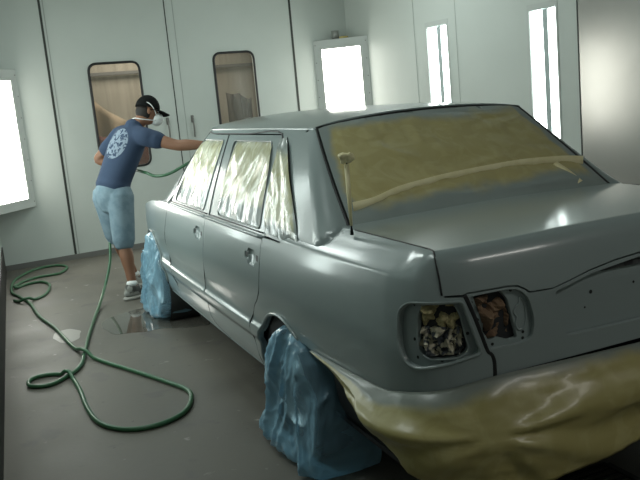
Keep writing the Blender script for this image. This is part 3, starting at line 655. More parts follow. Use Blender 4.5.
# ------------------------------------------------------------------ the spray booth
wall_m = mat('booth_wall_white', (.56, .60, .57), .42, col2=(.52, .56, .53), nscale=.8, ncon=(.3, .7), spec=.4)
wall2_m = mat('booth_door_white', (.55, .59, .56), .38, col2=(.50, .54, .51), nscale=1.1, ncon=(.3, .7), spec=.4)
steel_m = mat('pale_steel_sheet', (.44, .44, .42), .22, metal=.5, col2=(.40, .40, .38), nscale=1.2)
seam_m = mat('dark_seam', (.04, .045, .04), .6)
seam2_m = mat('faint_seam', (.34, .37, .35), .6)
base_m = mat('grey_base_rail', (.16, .16, .15), .6)
kick_m = mat('dark_kick_strip', (.018, .016, .014), .6)
frame_m = mat('lamp_frame_white', (.50, .53, .51), .5)
def floor_material():
    m = mat('sealed_concrete_floor', (.145, .135, .112), .55, col2=(.105, .098, .082), nscale=1.6, ncon=(.35, .7), bump=(25, .08), rough2=.42)
    nt = m.node_tree; b = nt.nodes['Principled BSDF']; L = nt.links.new; src = b.inputs['Base Color'].links[0].from_socket
    tc = nd(nt, 'ShaderNodeTexCoord')
    def layer(src, scale, a, c, col, typ='NOISE'):
        n = nd(nt, 'ShaderNodeTexNoise', Scale=scale, Detail=6, Distortion=.4); L(tc.outputs['Object'], n.inputs['Vector'])
        r = nd(nt, 'ShaderNodeMapRange'); r.inputs['From Min'].default_value = a; r.inputs['From Max'].default_value = c; L(n.outputs['Fac'], r.inputs['Value'])
        x = nd(nt, 'ShaderNodeMix', data_type='RGBA'); L(r.outputs[0], x.inputs[0]); L(src, x.inputs[6]); x.inputs[7].default_value = (*col, 1); return x.outputs[2]
    src = layer(src, 3.5, .60, .66, (.11, .10, .09)); src = layer(src, 9, .68, .74, (.28, .27, .24)); src = layer(src, 14, .70, .74, (.07, .065, .055))
    L(src, b.inputs['Base Color']); return m
floor_m = floor_material()
A6 = math.radians(6)
BW = V((-1.104, 7.624, 0)); EX = V((math.cos(A6), math.sin(A6), 0)); EY = V((-EX.y, EX.x, 0))
KR = BW + EX * 3.95; TOP = 3.15
def bw(s, z, off=0.0): p = BW + EX * s - EY * off; return (p.x, p.y, z)
def rwl(d, z, off=0.0): p = KR - EY * d - EX * off; return (p.x, p.y, z)
LW0 = V((-1.895, 7.54, 0)); LD = V((-.0394, -.9992, 0)); LN = V((.9992, -.0394, 0))
def lwl(d, z, off=0.0): p = LW0 + LD * d + LN * off; return (p.x, p.y, z)
NB = tuple(-EY); NR = tuple(-EX); NL = tuple(LN)
def flat(name, surf, poly, m, parent=None, holes=(), depth=.03, off=0.0, out=None, step=.25): return panel(name, surf, poly, m, parent, holes=holes, depth=depth, off=off, out=out, step=step)
def rect(a, b, c, d): return [(a, b), (c, b), (c, d), (a, d)]
struct(flat('floor', lambda x, y, off=0.0: (x, y, FZ + off), [(-2.6, -4.5), (4.3, -4.5), (3.6, 8.6), (-2.2, 8.2)], floor_m, depth=.1, out=(0, 0, 1), step=.6))
struct(flat('ceiling', lambda x, y, off=0.0: (x, y, TOP - off), [(-2.6, -4.5), (4.3, -4.5), (3.6, 8.6), (-2.2, 8.2)], wall_m, depth=.05, out=(0, 0, -1), step=.6))
struct(flat('wall_back', bw, rect(-.86, FZ, -.012, TOP), wall_m, out=NB)); o = struct(flat('wall_back', bw, rect(3.125, FZ, 4.0, TOP), wall_m, out=NB))
struct(flat('wall_back', bw, rect(-.012, 2.98, 3.125, TOP), wall_m, out=NB))
struct(flat('wall_right', rwl, rect(-.02, FZ, 4.03, TOP), wall_m, out=NR, holes=[rect(1.74, .62, 2.16, 2.27), rect(3.40, .62, 3.80, 2.23)]))
struct(flat('wall_right', rwl, rect(4.05, FZ, 12.5, TOP), steel_m, out=NR))
struct(flat('wall_left', lwl, rect(-.2, FZ, 9.2, TOP), wall_m, out=NL))
struct(flat('baseboard_left', lwl, rect(.02, FZ, 8.9, .22), kick_m, out=NL, off=.012, depth=.012))
struct(flat('wall_front', lambda x, z, off=0.0: (x, -4.3 + off, z), rect(-2.6, FZ, 4.3, TOP), wall_m, out=(0, 1, 0)))
struct(flat('baseboard_back', bw, rect(-.80, FZ, 3.93, .0), base_m, out=NB, off=.02, depth=.02))
# the two big booth doors with rounded windows
glassw = mat('dusty_door_glass', (.23, .21, .17), .12, trans=0, alpha=.4, col2=(.29, .27, .22), nscale=2.5, spec=.5)
W1 = rounded(rect(.435, .93, 1.035, 2.15), .10, 6); W2 = rounded(rect(1.985, .93, 2.535, 2.19), .10, 6)
for k, (a, b, hole) in enumerate(((.0, 1.425, W1), (1.435, 3.11, W2))):
    d = struct(flat('door_%d' % (k + 1), bw, rect(a, FZ + .03, b, 2.97), wall2_m, out=NB, holes=[hole], off=.0, depth=.05, step=.12))
    tube('window_gasket', [V(bw(p[0], p[1], .004)) for p in dense(hole, .05)], (.017, .012), gap_m, d, n=8, closed=True)
    flat('window_glass', bw, hole, glassw, d, out=NB, off=-.03, depth=.005, step=.2)
# seams, latch strip and latches
def seam(name, s, w, z0, z1, m, surf=bw, out=NB, off=.003): return struct(flat(name, surf, rect(s - w / 2, z0, s + w / 2, z1), m, out=out, off=off, depth=.003, step=.3))
seam('trim_1', -.005, .026, FZ, 2.98, seam_m); seam('trim_2', 3.118, .030, FZ, 2.98, seam_m); seam('trim_3', 1.430, .012, FZ, 2.97, seam_m); seam('trim_4', 1.535, .008, FZ, 2.97, seam2_m); seam('trim_9', .035, .01, FZ, 2.97, seam2_m)
for k, s in enumerate((1.30, 1.62)):
    h = tube('door_latch', [V(bw(s, 1.20, .02)), V(bw(s, 1.30, .035)), V(bw(s, 1.44, .02))], (.010, .008), base_m, None, n=8)
    struct(h); h.name = 'door_latch'
    q = boxm('latch_plate', bw(s, 1.42, .008), (.035, .014, .09), base_m, h, ang=A6)
for k, d in enumerate((1.53, 2.30, 4.04)):
    seam('trim_%d' % (k + 5), d, (.008, .006, .014)[k], FZ, TOP, (seam2_m, seam2_m, seam_m)[k], rwl, NR)
# what shows through the door windows: the workshop beyond
beige = mat('workshop_curtain_beige', (.40, .37, .30), .8, col2=(.33, .30, .24), nscale=2, stretch=(6, 6, .4))
struct(flat('wall_beyond', bw, rect(-1.0, FZ, 4.6, TOP), beige, out=NB, off=-1.9, step=.4))
struct(boxm('trim_8', bw(1.8, 2.13, -1.84), (5.0, .05, .045), base_m, None, ang=A6))
cloth_b = mat('draped_tan_cloth', (.36, .28, .19), .85, bump=(8, .5))
def drape(name, s0, s1, z0, z1, off, m, label, seed, cat='cloth', slope=.0):
    n, k = 26, 16; verts = []; faces = []
    for i in range(n + 1):
        for j in range(k + 1):
            u = i / n; w = j / k; s = lerp(s0, s1, u); z = lerp(z0, z1 - slope * u + .08 * noise.noise(V((u * 3, seed, 0))), w)
            verts.append(bw(s, z, off + .06 * math.sin(u * 22 + seed + 2 * w) * (1 - .4 * w) + .05 * noise.noise(V((u * 4, w * 4, seed)))))
    for i in range(n):
        for j in range(k): a = i * (k + 1) + j; faces.append((a, a + 1, a + k + 2, a + k + 1))
    o = put(name, verts, faces, m); q = o.modifiers.new('thickness', 'SOLIDIFY'); q.thickness = .01; return tag(o, label, cat)
drape('draped_cloth', .42, 1.45, FZ, 2.0, -1.2, cloth_b, 'tan cloth heaped beyond the left door window behind the painter', 1.0, slope=.75)
drape('draped_cloth', .30, 1.3, FZ, 1.32, -.9, mat('dull_red_cloth', (.16, .05, .045), .85), 'dull red cloth low behind the left door window glass', 4.0)
drape('dark_jacket', 2.45, 2.80, FZ, 1.72, -.8, mat('dark_cloth', (.05, .045, .04), .85), 'dark hanging garment seen through the right door window', 2.0, 'clothing', slope=.1)
drape('draped_cloth', 2.0, 2.4, FZ, 1.5, -1.1, mat('dim_brown_cloth', (.13, .10, .075), .85), 'brown cloth low in the right door window', 3.0, slope=-.1)
# lamps
tube_m = mat('lamp_diffuser_glow', (.9, .95, .95), .4, emit=((.88, 1.0, .96), LAMP))
warm_m = mat('lamp_diffuser_glow_warm', (.95, .95, .88), .4, emit=((1.0, .99, .90), LAMP))
mid_m = mat('lamp_divider_grey', (.42, .50, .50), .5)
def wall_light(d0, d1, z0, z1, label, surf=rwl, out=NR):
    t = thing('wall_light', label, 'light', 'recessed twin tube lights in the right wall')
    w = d1 - d0
    flat('frame', surf, rect(d0 - .004, z0 - .004, d1 + .004, z1 + .004), frame_m, t, out=out, off=.006, depth=.05, holes=[rect(d0 + .018, z0 + .02, d1 - .018, z1 - .055)], step=.2)
    flat('back_panel', surf, rect(d0 + .005, z0 + .005, d1 - .005, z1 - .005), mid_m, t, out=out, off=-.045, depth=.01)
    flat('divider', surf, rect(d0 + w * .49, z0 + .025, d0 + w * .65, z1 - .06), mid_m, t, out=out, off=-.006, depth=.03)
    for a, b in ((d0 + .03, d0 + w * .50), (d0 + w * .63, d1 - .03)):
        flat('diffuser', surf, rounded(rect(a, z0 + .03, b, z1 - .07), .01), tube_m, t, out=out, off=-.012, depth=.025)
wall_light(1.745, 2.155, .625, 2.265, 'narrow glowing twin-tube wall light, the shorter one left of the rear window corner')
wall_light(3.405, 3.795, .625, 2.225, 'tall glowing twin-tube wall light rising behind the roof corner at right')
def corner_light(P, Q, z0, z1, C0, label, m):
    """a triangular housing standing across a corner from P to Q"""
    t = thing('corner_light', label, 'light'); P = V(P); Q = V(Q); C0 = V(C0); d = (Q - P).normalized(); w = (Q - P).length; n = V((d.y, -d.x, 0))
    if n.dot(P - C0) < 0: n = -n
    S = lambda a, z, off=0.0: tuple(P + d * a + n * off + V((0, 0, z)))
    verts = [P + V((0, 0, z0)), Q + V((0, 0, z0)), C0 + V((0, 0, z0)), P + V((0, 0, z1)), Q + V((0, 0, z1)), C0 + V((0, 0, z1))]
    put('housing', verts, [(0, 2, 5, 3), (1, 4, 5, 2), (0, 1, 2), (3, 5, 4)], frame_m, t, smooth=False)
    flat('frame', S, rect(0, z0, w, z1), frame_m, t, out=tuple(n), off=0, depth=.02, holes=[rect(.10, z0 + .10, w - .10, z1 - .12)], step=.15)
    flat('diffuser', S, rect(.095, z0 + .095, w - .095, z1 - .115), m, t, out=tuple(n), off=-.012, depth=.01)
    for k in range(7):
        for a in (.022, w - .022):
            z = lerp(z0 + .06, z1 - .06, k / 6); lathe('screw', [(.0001, .003), (.006, .002), (.007, 0)], base_m, t, Matrix.Translation(V(S(a, z, .001))) @ n.to_track_quat('Z', 'Y').to_matrix().to_4x4(), 8)
    return t
CL = V(lwl(0.0, 0)); CL = V((-1.893, 7.535, 0))
corner_light(bw(-.36, 0, .005), lwl(.47, 0, .005), .62, 2.14, (-1.86, 7.50, 0), 'bright square light across the left back corner, cut by the picture edge', warm_m)
RC = KR - EY * .04 - EX * .04
corner_light(bw(3.42, 0, .005), rwl(.50, 0, .005), .80, 2.27, RC, 'bright framed light across the corner above the car roof', warm_m)
P1 = V(bw(3.58, 2.27, .10)) ; 
lathe('metal_cup', [(.001, 0), (.045, 0), (.05, .11), (.046, .11), (.042, .008), (.001, .008)], mat('dull_tin', (.30, .31, .29), .5, metal=.4), None, Matrix.Translation(V(bw(3.70, 2.271, .12))), 20)
tag(bpy.data.objects['metal_cup'], 'small grey metal cup standing on the corner light over the roof', 'cup')
lathe('tape_roll', [(.038, 0), (.06, 0), (.06, .028), (.038, .028), (.038, 0)], mat('yellow_tape', (.50, .40, .14), .6), None, Matrix.Translation(V(bw(3.79, 2.272, .18))), 24)
tag(bpy.data.objects['tape_roll'], 'flat roll of yellow tape lying on the corner light over the roof', 'tape')
# ceiling lights of the booth, plus two added fills over the near half
def ceiling_light(x, y, lx, ly, label, em=None):
    t = thing('ceiling_light', label, 'light', 'long ceiling lights of the booth')
    S = lambda a, b, off=0.0: (x + a, y + b, TOP - .02 - off)
    flat('frame', S, rect(-lx / 2, -ly / 2, lx / 2, ly / 2), frame_m, t, out=(0, 0, -1), depth=.02, holes=[rect(-lx / 2 + .04, -ly / 2 + .04, lx / 2 - .04, ly / 2 - .04)])
    flat('diffuser', S, rect(-lx / 2 + .035, -ly / 2 + .035, lx / 2 - .035, ly / 2 - .035), em or ceil_m, t, out=(0, 0, -1), off=-.008, depth=.008)
fill_m = mat('added_rear_fill_glow', (.9, .95, .95), .4, emit=((1, .98, .92), CEIL * 1.0))  # glow of the added fill behind the car
ceil_m = mat('ceiling_diffuser_glow', (.9, .95, .95), .4, emit=((.90, 1.0, .97), CEIL))
ceiling_light(-1.0, 5.2, .5, 1.3, 'long ceiling light over the painter'); ceiling_light(2.0, 5.6, .5, 1.3, 'long ceiling light by the right wall')
ceiling_light(-1.6, 1.2, .4, 1.3, 'long added fill light above the left flank of the car')  # unseen fill, added to brighten the near left side
ceiling_light(.6, -2.2, 1.6, .5, 'wide added fill light behind the boot of the car', fill_m)  # unseen fill, added to brighten the rear of the car
for k, d in enumerate((2.2, 4.1)):
    t = thing('wall_light', ('upright tube light on the left wall beside the painter', 'upright tube light on the left wall beside the car doors')[k], 'light', 'tube lights in the left wall')
    flat('frame', lwl, rect(d - .03, .67, d + .45, 2.33), frame_m, t, out=NL, off=.02, depth=.02, holes=[rect(d, .70, d + .42, 2.30)])
    flat('diffuser', lwl, rect(d - .005, .695, d + .425, 2.305), tube_m, t, out=NL, off=.008, depth=.008)
bl = bpy.data.lights.new('workshop_fill', 'AREA'); bl.energy = BACKW; bl.size = 1.0; bl.color = (1, .93, .8)  # unseen area light added to light the workshop backdrop
blo = bpy.data.objects.new('workshop_fill', bl); COL.objects.link(blo); blo.location = bw(1.6, 3.0, -.9); 
# wet patch, stains
def blot(name, pts, z, m, label, cat, seed):
    ol = [tuple(q)[:2] for q in curve(pts, 8, True)]
    ol = [(x + .05 * noise.noise(V((x * 6, y * 6, seed))), y + .09 * noise.noise(V((x * 6, y * 6, seed + 3)))) for x, y in ol]
    return tag(flat(name, lambda x, y, off=0.0: (x, y, FZ + z + off), ol, m, out=(0, 0, 1), depth=z * .9, step=.08), label, cat)
wet = mat('wet_floor', (.085, .08, .068), .06, spec=.55, col2=(.12, .112, .095), nscale=3)
blot('puddle', [(-1.30, 4.30), (-1.10, 4.50), (-.90, 4.62), (-.70, 4.45), (-.60, 4.0), (-.62, 3.72), (-.85, 3.80), (-1.05, 3.86), (-1.25, 3.98)], .002, wet, 'dark wet puddle on the floor beside the front wheel', 'puddle', 1)
blot('dried_spill', [(-1.66, 4.30), (-1.60, 4.36), (-1.50, 4.28), (-1.50, 4.06), (-1.60, 3.95), (-1.68, 4.1)], .0012, mat('pale_spill', (.38, .36, .33), .35), 'pale dried spill by the hose near the left wall', 'stain', 5)
gr = thing('floor_grate', 'dark metal grate in the floor below the masked rear bumper', 'grate')
grm = mat('dark_grate_steel', (.03, .03, .028), .5, metal=.5)
boxm('grate_frame', (-.15, -.18, FZ + .004), (.62, .03, .008), grm, gr, bev=.002); boxm('grate_frame', (-.15, .42, FZ + .004), (.62, .03, .008), grm, gr, bev=.002)
boxm('grate_frame', (-.46, .12, FZ + .004), (.03, .60, .008), grm, gr, bev=.002); boxm('grate_frame', (.16, .12, FZ + .004), (.03, .60, .008), grm, gr, bev=.002)
for k in range(14): boxm('grate_bar', (-.15, -.14 + .04 * k, FZ + .003), (.60, .012, .006), grm, gr, bev=0)
# hose
hose_m = mat('green_rubber_hose', (.04, .13, .06), .38, coat=.2)
FP = [(-1.45, 3.95), (-1.54, 3.48), (-1.59, 3.27), (-1.67, 3.13), (-1.80, 3.01), (-1.91, 3.07), (-1.90, 3.20), (-1.80, 3.23), (-1.68, 3.12), (-1.65, 2.83), (-1.65, 2.45), (-1.62, 2.18), (-1.52, 2.01), (-1.38, 1.96), (-1.23, 2.02), (-1.14, 2.16), (-1.10, 2.36), (-1.18, 2.61), (-1.32, 2.97), (-1.46, 3.32), (-1.57, 3.73), (-1.64, 4.41), (-1.72, 4.92), (-1.76, 5.51), (-1.83, 5.9), (-1.885, 6.2), (-1.83, 6.8), (-1.62, 7.25), (-1.38, 7.34), (-1.27, 7.12), (-1.38, 6.80), (-1.58, 6.78), (-1.76, 6.65), (-1.85, 6.34), (-1.75, 6.46), (-1.6, 6.49), (-1.53, 6.24), (-1.61, 5.79), (-1.79, 5.62), (-1.88, 5.75)]
R_ = .0135
def lift(i):
    return {20: .022, 8: .022, 18: 0}.get(i, 0)
up_pts = [V((-.20, 4.84, 1.12)), V((-.31, 4.865, 1.08)), V((-.486, 4.92, 1.00)), V((-.59, 5.02, .985)), V((-.66, 5.12, 1.02)), V((-.72, 5.40, 1.035)), V((-.80, 5.52, .98)), V((-.93, 5.50, .75)), V((-1.0, 5.40, .45)), V((-1.047, 5.268, .253)), V((-1.14, 5.13, .06)), V((-1.24, 4.85, FZ + .03)), V((-1.33, 4.5, FZ + R_))]
hp = curve(up_pts + [V((x, y, FZ + R_)) for x, y in FP], 10)
# lift the later pass where the hose crosses itself
for i, p in enumerate(hp):
    if i < 130: continue
    for j in range(120, i - 25):
        q = hp[j]
        d = math.hypot(p.x - q.x, p.y - q.y)
        if d < .07 and q.z < FZ + R_ * 2.5: p.z = max(p.z, FZ + R_ + 2.1 * R_ * sstep(.07, .02, d))
tag(tube('air_hose', hp, R_, hose_m, n=10), 'green air hose looping over the floor up to the painter', 'hose')
# ------------------------------------------------------------------ the painter
skin = mat('skin', (.25, .125, .075), .5, spec=.4)
shirt_m = mat('navy_tee', (.030, .052, .098), .85, bump=(14, .3))
denim = mat('pale_denim', (.145, .215, .26), .9, col2=(.19, .265, .31), nscale=14, bump=(18, .3))
cap_m = mat('black_cap', (.007, .008, .008), .95, spec=.15); mask_m = mat('white_mask', (.80, .82, .80), .8)
hair_m = mat('dark_hair', (.015, .012, .010), .7)
shoe_m = mat('shoe_grey_white', (.34, .34, .31), .7, col2=(.08, .08, .075), nscale=16, ncon=(.48, .54), detail=2)
sole_m = mat('shoe_sole', (.45, .44, .40), .6)
def fused(name, tubes, m, parent, vox=.01, smooth=6, extra=None):
    """several tapering limbs grown into one continuous surface"""
    verts = []; faces = []
    for pts, rr, fl, n in tubes:
        P = [tuple(q) for q in curve(pts, 5)]; k = len(pts); R = []
        for i in range(len(P)):
            t = i / (len(P) - 1) * (k - 1); a = min(int(t), k - 2); f = t - a; f = f * f * (3 - 2 * f); ra, rb = rr[a], rr[a + 1]
            ra = ra if isinstance(ra, tuple) else (ra, ra); rb = rb if isinstance(rb, tuple) else (rb, rb)
            R.append((lerp(ra[0], rb[0], f), lerp(ra[1], rb[1], f)))
        # round caps
        a0 = V(P[0]); d0 = (V(P[0]) - V(P[1])).normalized(); a1 = V(P[-1]); d1 = (V(P[-1]) - V(P[-2])).normalized()
        r0 = min(R[0]); r1 = min(R[-1])
        P = [tuple(a0 + d0 * r0 * .9), tuple(a0 + d0 * r0 * .6)] + P + [tuple(a1 + d1 * r1 * .6), tuple(a1 + d1 * r1 * .9)]
        R = [(R[0][0] * .35, R[0][1] * .35), (R[0][0] * .8, R[0][1] * .8)] + R + [(R[-1][0] * .8, R[-1][1] * .8), (R[-1][0] * .35, R[-1][1] * .35)]
        v, f = tube(None, P, R, None, n=n, flat=fl); b = len(verts); verts += v; faces += [tuple(b + i for i in q) for q in f]
    if extra:
        for v, f in extra: b = len(verts); verts += v; faces += [tuple(b + i for i in q) for q in f]
    o = put(name, verts, faces, m, parent)
    r = o.modifiers.new('grow', 'REMESH'); r.mode = 'VOXEL'; r.voxel_size = vox; r.use_smooth_shade = True
    s = o.modifiers.new('smooth', 'SMOOTH'); s.iterations = smooth; s.factor = .5
    return o
def ell(c, r, M=None, n=20, k=12, fn=None):
    verts = []; faces = []
    for i in range(k + 1):
        th = math.pi * i / k
        for j in range(n):
            a = 2 * math.pi * j / n; p = V((math.sin(th) * math.cos(a), math.sin(th) * math.sin(a), math.cos(th)))
            if fn: p = fn(p)
            p = V((p.x * r[0], p.y * r[1], p.z * r[2])) + V(c); verts.append(M @ p if M else p)
    for i in range(k):
        for j in range(n): a = i * n + j; b = i * n + (j + 1) % n; faces.append((a, a + n, b + n, b))
    return verts, faces
FD = V((.90, .43, 0)).normalized(); LF = V((-FD.y, FD.x, 0))
per = thing('person', 'person in navy tee, denim shorts and black cap leaning to reach the car', 'person')
hip = V((-.93, 5.27, .885)); wst = V((-.90, 5.275, 1.00)); che = V((-.785, 5.27, 1.22)); upc = V((-.70, 5.265, 1.36)); nek = V((-.640, 5.262, 1.445)); 
sR = upc - LF * .170 + V((.0, 0, -.03)); sL = upc + LF * .175
eR = V((-.39, 4.955, 1.235)); wR = V((-.16, 4.83, 1.215)); eL = V((-.985, 5.56, 1.165)); wL = V((-.80, 5.50, 1.045))
hR = hip - LF * .095 + V((.0, 0, -.03)); hL = hip + LF * .095 + V((-.02, 0, -.03))
kR = V((-.925, 5.11, .43)); aR = V((-.915, 5.015, .045)); kL = V((-.935, 5.40, .44)); aL = V((-.815, 5.43, .045))
HM = Matrix.Translation(V((-.540, 5.256, 1.548))) @ Matrix((( FD.x, LF.x, 0), (FD.y, LF.y, 0), (0, 0, 1))).to_4x4() @ Matrix.Rotation(math.radians(20), 4, 'Y') @ Matrix.Rotation(math.radians(-26), 4, 'Z')
def headfn(p):
    q = p.copy()
    if q.z < 0: k = 1 + .10 * q.z; q.y *= 1 + .28 * q.z; q.x = q.x * k + (.10 * -q.z if q.x > 0 else .12 * q.z * -1)
    return q
head = ell((0, 0, 0), (.098, .076, .122), HM, 28, 20, headfn)
nose = ell((.103, 0, -.022), (.020, .013, .024), HM, 10, 8)
ears = [ell((.0, s * .078, -.012), (.020, .009, .030), HM, 10, 8) for s in (-1, 1)]
lips = [ell((.098, 0, -.068), (.010, .022, .006), HM, 10, 6), ell((.097, 0, -.079), (.010, .019, .006), HM, 10, 6)]
def hand(w, d, up, side, curl=.5):
    """palm, four unequal bent fingers and a thumb leaving the side of the palm"""
    d = d.normalized(); up = (up - d * up.dot(d)).normalized(); s = d.cross(up) * side; T = []
    T.append(([w, w + d * .045, w + d * .088], [(.027, .020), (.038, .016), (.040, .013)], tuple(up), 10))
    for k, (off, ln) in enumerate(((-.029, .070), (-.010, .080), (.010, .075), (.028, .058))):
        b = w + d * .075 + s * off; c1 = b + d * ln * .42 - up * ln * .10 * curl; c2 = c1 + (d * math.cos(curl * 1.3) - up * math.sin(curl * 1.3)) * ln * .36; c3 = c2 + (d * math.cos(curl * 2.4) - up * math.sin(curl * 2.4)) * ln * .28
        T.append(([b, c1, c2, c3], [.0095, .009, .0082, .007], None, 8))
    b = w + d * .022 - s * .024; T.append(([b, b - s * .026 + d * .022 - up * .006, b - s * .036 + d * .050 - up * .016, b - s * .030 + d * .072 - up * .024], [.013, .0115, .010, .008], None, 8))
    return T
dR = (wR - eR).normalized(); dL = V((.75, -.60, -.05))
body = fused('body', [
    ([hip, wst, che, upc], [(.135, .095), (.130, .09), (.150, .10), (.145, .085)], tuple(FD), 20),
    ([upc, nek, V(HM @ V((-.02, 0, -.06)))], [(.10, .07), (.056, .056), (.056, .06)], tuple(FD), 16),
    ([upc, sR, lerp(sR, eR, .5), eR, lerp(eR, wR, .35), wR], [.06, .062, .056, .049, .050, .032], None, 14),
    ([upc, sL, lerp(sL, eL, .5), eL, lerp(eL, wL, .35), wL], [.06, .058, .048, .040, .043, .027], None, 14),
    ([hR, lerp(hR, kR, .5), kR, lerp(kR, aR, .30), lerp(kR, aR, .7), aR], [.090, .078, .056, .060, .043, .038], None, 16),
    ([hL, lerp(hL, kL, .5), kL, lerp(kL, aL, .30), lerp(kL, aL, .7), aL], [.090, .078, .056, .060, .043, .038], None, 16),
    ([aR, aR + FD * .10 + V((0, 0, -.05))], [.036, .028], None, 10), ([aL, aL + FD * .10 + V((0, 0, -.05))], [.036, .028], None, 10)]
    + hand(wR, dR, V((0, 0, 1)), 1, .55) + hand(wL, dL, V((.3, .3, 1)), -1, .9), skin, per, vox=.0062, smooth=4, extra=[head, nose] + ears + lips)
# eyes
for s in (-1, 1):
    v, f = ell((.083, s * .030, .010), (.012, .014, .009), HM, 12, 8); put('eye', v, f, mat('eye_white', (.5, .48, .45), .3), per)
# shirt
shirt = fused('tee_shirt', [
    ([hip + V((.0, 0, .035)), wst + FD * .005, che, upc + V((0, 0, .0)), upc + V((.02, 0, .055))], [(.178, .142), (.168, .132), (.182, .130), (.172, .112), (.09, .085)], tuple(FD), 28),
    ([upc, sR, lerp(sR, eR, .25), lerp(sR, eR, .42)], [(.09, .09), .084, .080, .078], None, 18),
    ([upc, sL, lerp(sL, eL, .30), lerp(sL, eL, .60)], [(.09, .09), .082, .076, .074], None, 18)], shirt_m, per, vox=.009, smooth=5)
def shirt_print():
    nt = shirt_m.node_tree; b = nt.nodes['Principled BSDF']; L = nt.links.new; tc = nd(nt, 'ShaderNodeTexCoord')
    c = V((-.89, 5.20, 1.32))
    mp = nd(nt, 'ShaderNodeMapping'); mp.vector_type = 'POINT'; L(tc.outputs['Object'], mp.inputs[0]); mp.inputs['Location'].default_value = tuple(-c)
    sc = nd(nt, 'ShaderNodeVectorMath', operation='MULTIPLY'); L(mp.outputs[0], sc.inputs[0]); sc.inputs[1].default_value = (1 / .15, 1 / .115, 1 / .155)
    ln = nd(nt, 'ShaderNodeVectorMath', operation='LENGTH'); L(sc.outputs[0], ln.inputs[0])
    n = nd(nt, 'ShaderNodeTexNoise', Scale=26, Detail=3, Distortion=1.2); L(tc.outputs['Object'], n.inputs['Vector'])
    a = nd(nt, 'ShaderNodeMath', operation='LESS_THAN'); L(ln.outputs['Value'], a.inputs[0]); a.inputs[1].default_value = 1.0
    g = nd(nt, 'ShaderNodeMapRange'); g.inputs['From Min'].default_value = .44; g.inputs['From Max'].default_value = .50; L(n.outputs['Fac'], g.inputs['Value'])
    m2 = nd(nt, 'ShaderNodeMath', operation='MULTIPLY'); L(a.outputs[0], m2.inputs[0]); L(g.outputs[0], m2.inputs[1])
    x = nd(nt, 'ShaderNodeMix', data_type='RGBA'); L(m2.outputs[0], x.inputs[0]); x.inputs[6].default_value = (.030, .052, .098, 1); x.inputs[7].default_value = (.22, .27, .33, 1)
    L(x.outputs[2], b.inputs['Base Color'])
shirt_print()
shorts = fused('shorts', [
    ([wst + V((-.005, 0, -.03)), hip + V((-.005, 0, -.01)), hip + V((-.005, 0, -.08))], [(.150, .128), (.168, .148), (.165, .145)], tuple(FD), 28),
    ([hR + V((0, 0, -.02)), lerp(hR, kR, .5), lerp(hR, kR, .96)], [.118, .108, .098], None, 22),
    ([hL + V((0, 0, -.02)), lerp(hL, kL, .5), lerp(hL, kL, .92)], [.122, .112, .104], None, 22)], denim, per, vox=.009, smooth=4)
def shoe(a):
    M = Matrix.Translation(a + V((0, 0, FZ - a.z))) @ Matrix(((FD.x, LF.x, 0), (FD.y, LF.y, 0), (0, 0, 1))).to_4x4() @ Matrix.Scale(1.1, 4)
    def fn(p): q = p.copy(); q.z = q.z * (1 - .38 * max(0, q.x)) if q.z > 0 else q.z * .4; return q
    ups = [ell((.055, 0, .045), (.150, .048, .070), M, 20, 12, fn), ell((-.02, 0, .085), (.055, .044, .050), M, 16, 8)]
    o = fused('shoe', [], shoe_m, per, vox=.006, smooth=3, extra=ups)
    v, f = ell((.055, 0, .014), (.158, .053, .020), M, 24, 8, lambda p: V((math.copysign(abs(p.x) ** .8, p.x), p.y, max(-.7, min(.7, p.z * 1.6)))))
    put('sole', v, f, sole_m, o)
    v, f = ell((-.005, 0, .125), (.046, .044, .030), M, 16, 8); put('sock', v, f, mask_m, o)
    for k in range(4):
        x = .03 + .025 * k; tube('lace', [M @ V((x, -.026, .100 - .010 * k)), M @ V((x + .006, 0, .114 - .012 * k)), M @ V((x, .026, .100 - .010 * k))], .0035, sole_m, o, n=6)
shoe(aR); shoe(aL)
# cap, hair, mask, glasses
v, f = ell((-.006, 0, .022), (.110, .090, .122), HM, 28, 18, lambda p: V((p.x, p.y, max(p.z, .0))))
cap = put('cap', v, f, cap_m, per)
def brim():
    verts = []; faces = []; n = 14
    for lay in (0, -.005):
        for i in range(n + 1):
            a = lerp(-1.15, 1.15, i / n)
            for r, dz in ((.088, .0), (.145, -.006), (.200, -.022)):
                k = .55 if r > .15 else (.78 if r > .1 else 1)
                verts.append(HM @ V((max(.04, r * math.cos(a * k) - .004), .078 * math.sin(a) * 1.02, .030 + dz - .012 * math.sin(a) ** 2 + lay)))
    N = (n + 1) * 3
    for i in range(n):
        for j in range(2):
            a = i * 3 + j; faces.append((a, a + 3, a + 4, a + 1)); faces.append((N + a, N + a + 1, N + a + 4, N + a + 3))
        faces.append((i * 3 + 2, i * 3 + 5, N + i * 3 + 5, N + i * 3 + 2))
    return verts, faces
v, f = brim(); put('brim', v, f, cap_m, cap)
v, f = ell((-.012, 0, -.012), (.096, .080, .080), HM, 24, 16, lambda p: V((min(p.x, .25), p.y, p.z))); put('hair', v, f, hair_m, per)
v, f = ell((.090, 0, -.054), (.060, .064, .058), HM, 24, 14, lambda p: V((p.x if p.x > -.6 else -.6, p.y, p.z))); mk = put('dust_mask', v, f, mask_m, per)
for z0, z1, xb in ((-.035, .055, -.02), (-.075, -.10, -.06)):
    pts = [HM @ V(p) for p in [(.075, -.056, z0), (.03, -.088, lerp(z0, z1, .6)), (xb, -.088, z1), (xb - .05, -.04, z1 + .004), (xb - .055, .04, z1 + .004), (xb, .088, z1), (.03, .088, lerp(z0, z1, .6)), (.075, .056, z0)]]
    tube('mask_strap', curve(pts, 5), (.0045, .002), mask_m, mk, n=6)
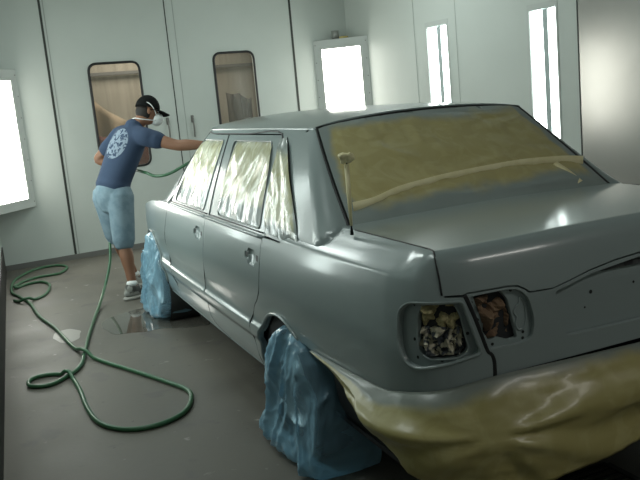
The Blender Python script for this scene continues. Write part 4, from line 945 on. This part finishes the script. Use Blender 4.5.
gl = tube('glasses', curve([HM @ V(p) for p in [(.0, -.086, .004), (.06, -.082, .008), (.098, -.062, .002), (.108, -.03, -.006), (.112, 0, .004), (.108, .03, -.006), (.098, .062, .002), (.06, .082, .008), (.0, .086, .004)]], 5), .004, cap_m, per, n=6)
for s in (-1, 1): tube('lens_rim', curve([HM @ V((.106 + .004 * math.cos(a), s * .034 + .024 * math.cos(a), -.006 + .017 * math.sin(a))) for a in [i * math.pi / 4 for i in range(8)]], 3, True), .003, cap_m, gl, n=6, closed=True)
# spray gun in his right hand
gun = thing('spray_gun', 'silver spray gun in the painter\'s outstretched right hand', 'spray gun')
gm = mat('gun_metal', (.5, .5, .5), .3, metal=.8)
g0 = wR + dR * .085 + V((0, 0, -.03))
tube('handle', [g0 + V((-.01, 0, -.085)), g0 + V((0, 0, -.02)), g0 + V((.005, 0, .03))], [.011, .012, .012], gm, gun, n=10)
tube('barrel', [g0 + V((-.03, .02, .045)), g0 + V((.03, -.02, .045)), g0 + V((.085, -.055, .045)), g0 + V((.10, -.065, .045))], [.014, .016, .015, .019], gm, gun, n=12)
lathe('paint_cup', [(.001, .06), (.018, .06), (.018, .08), (.042, .10), (.044, .17), (.001, .175)], mask_m, gun, Matrix.Translation(g0 + V((.045, -.03, .09))) @ Matrix.Rotation(math.pi, 4, 'X'), 20)
# ------------------------------------------------------------------ camera, light, view
cam = bpy.data.cameras.new('camera'); co = bpy.data.objects.new('camera', cam); COL.objects.link(co)
yaw, pitch, roll, fpx = .394, .1739, -.0936, 797.0
fw = V((math.sin(yaw) * math.cos(pitch), math.cos(yaw) * math.cos(pitch), -math.sin(pitch))); r0 = V((math.cos(yaw), -math.sin(yaw), 0)); u0 = r0.cross(fw)
r1 = r0 * math.cos(roll) + u0 * math.sin(roll); u1 = -r0 * math.sin(roll) + u0 * math.cos(roll)
co.matrix_world = Matrix(((r1.x, u1.x, -fw.x, -2.00), (r1.y, u1.y, -fw.y, -1.96), (r1.z, u1.z, -fw.z, 1.51), (0, 0, 0, 1)))
cam.sensor_width = 36; cam.lens = fpx / 640 * 36; cam.clip_start = .02
bpy.context.scene.camera = co
w = bpy.data.worlds.new('world'); bpy.context.scene.world = w; w.use_nodes = True
w.node_tree.nodes['Background'].inputs[0].default_value = (.5, .55, .55, 1); w.node_tree.nodes['Background'].inputs[1].default_value = .2
vs = bpy.context.scene.view_settings; vs.view_transform = 'Standard'; vs.look = 'None'; vs.gamma = 1; vs.exposure = EXPO; vs.use_curve_mapping = False
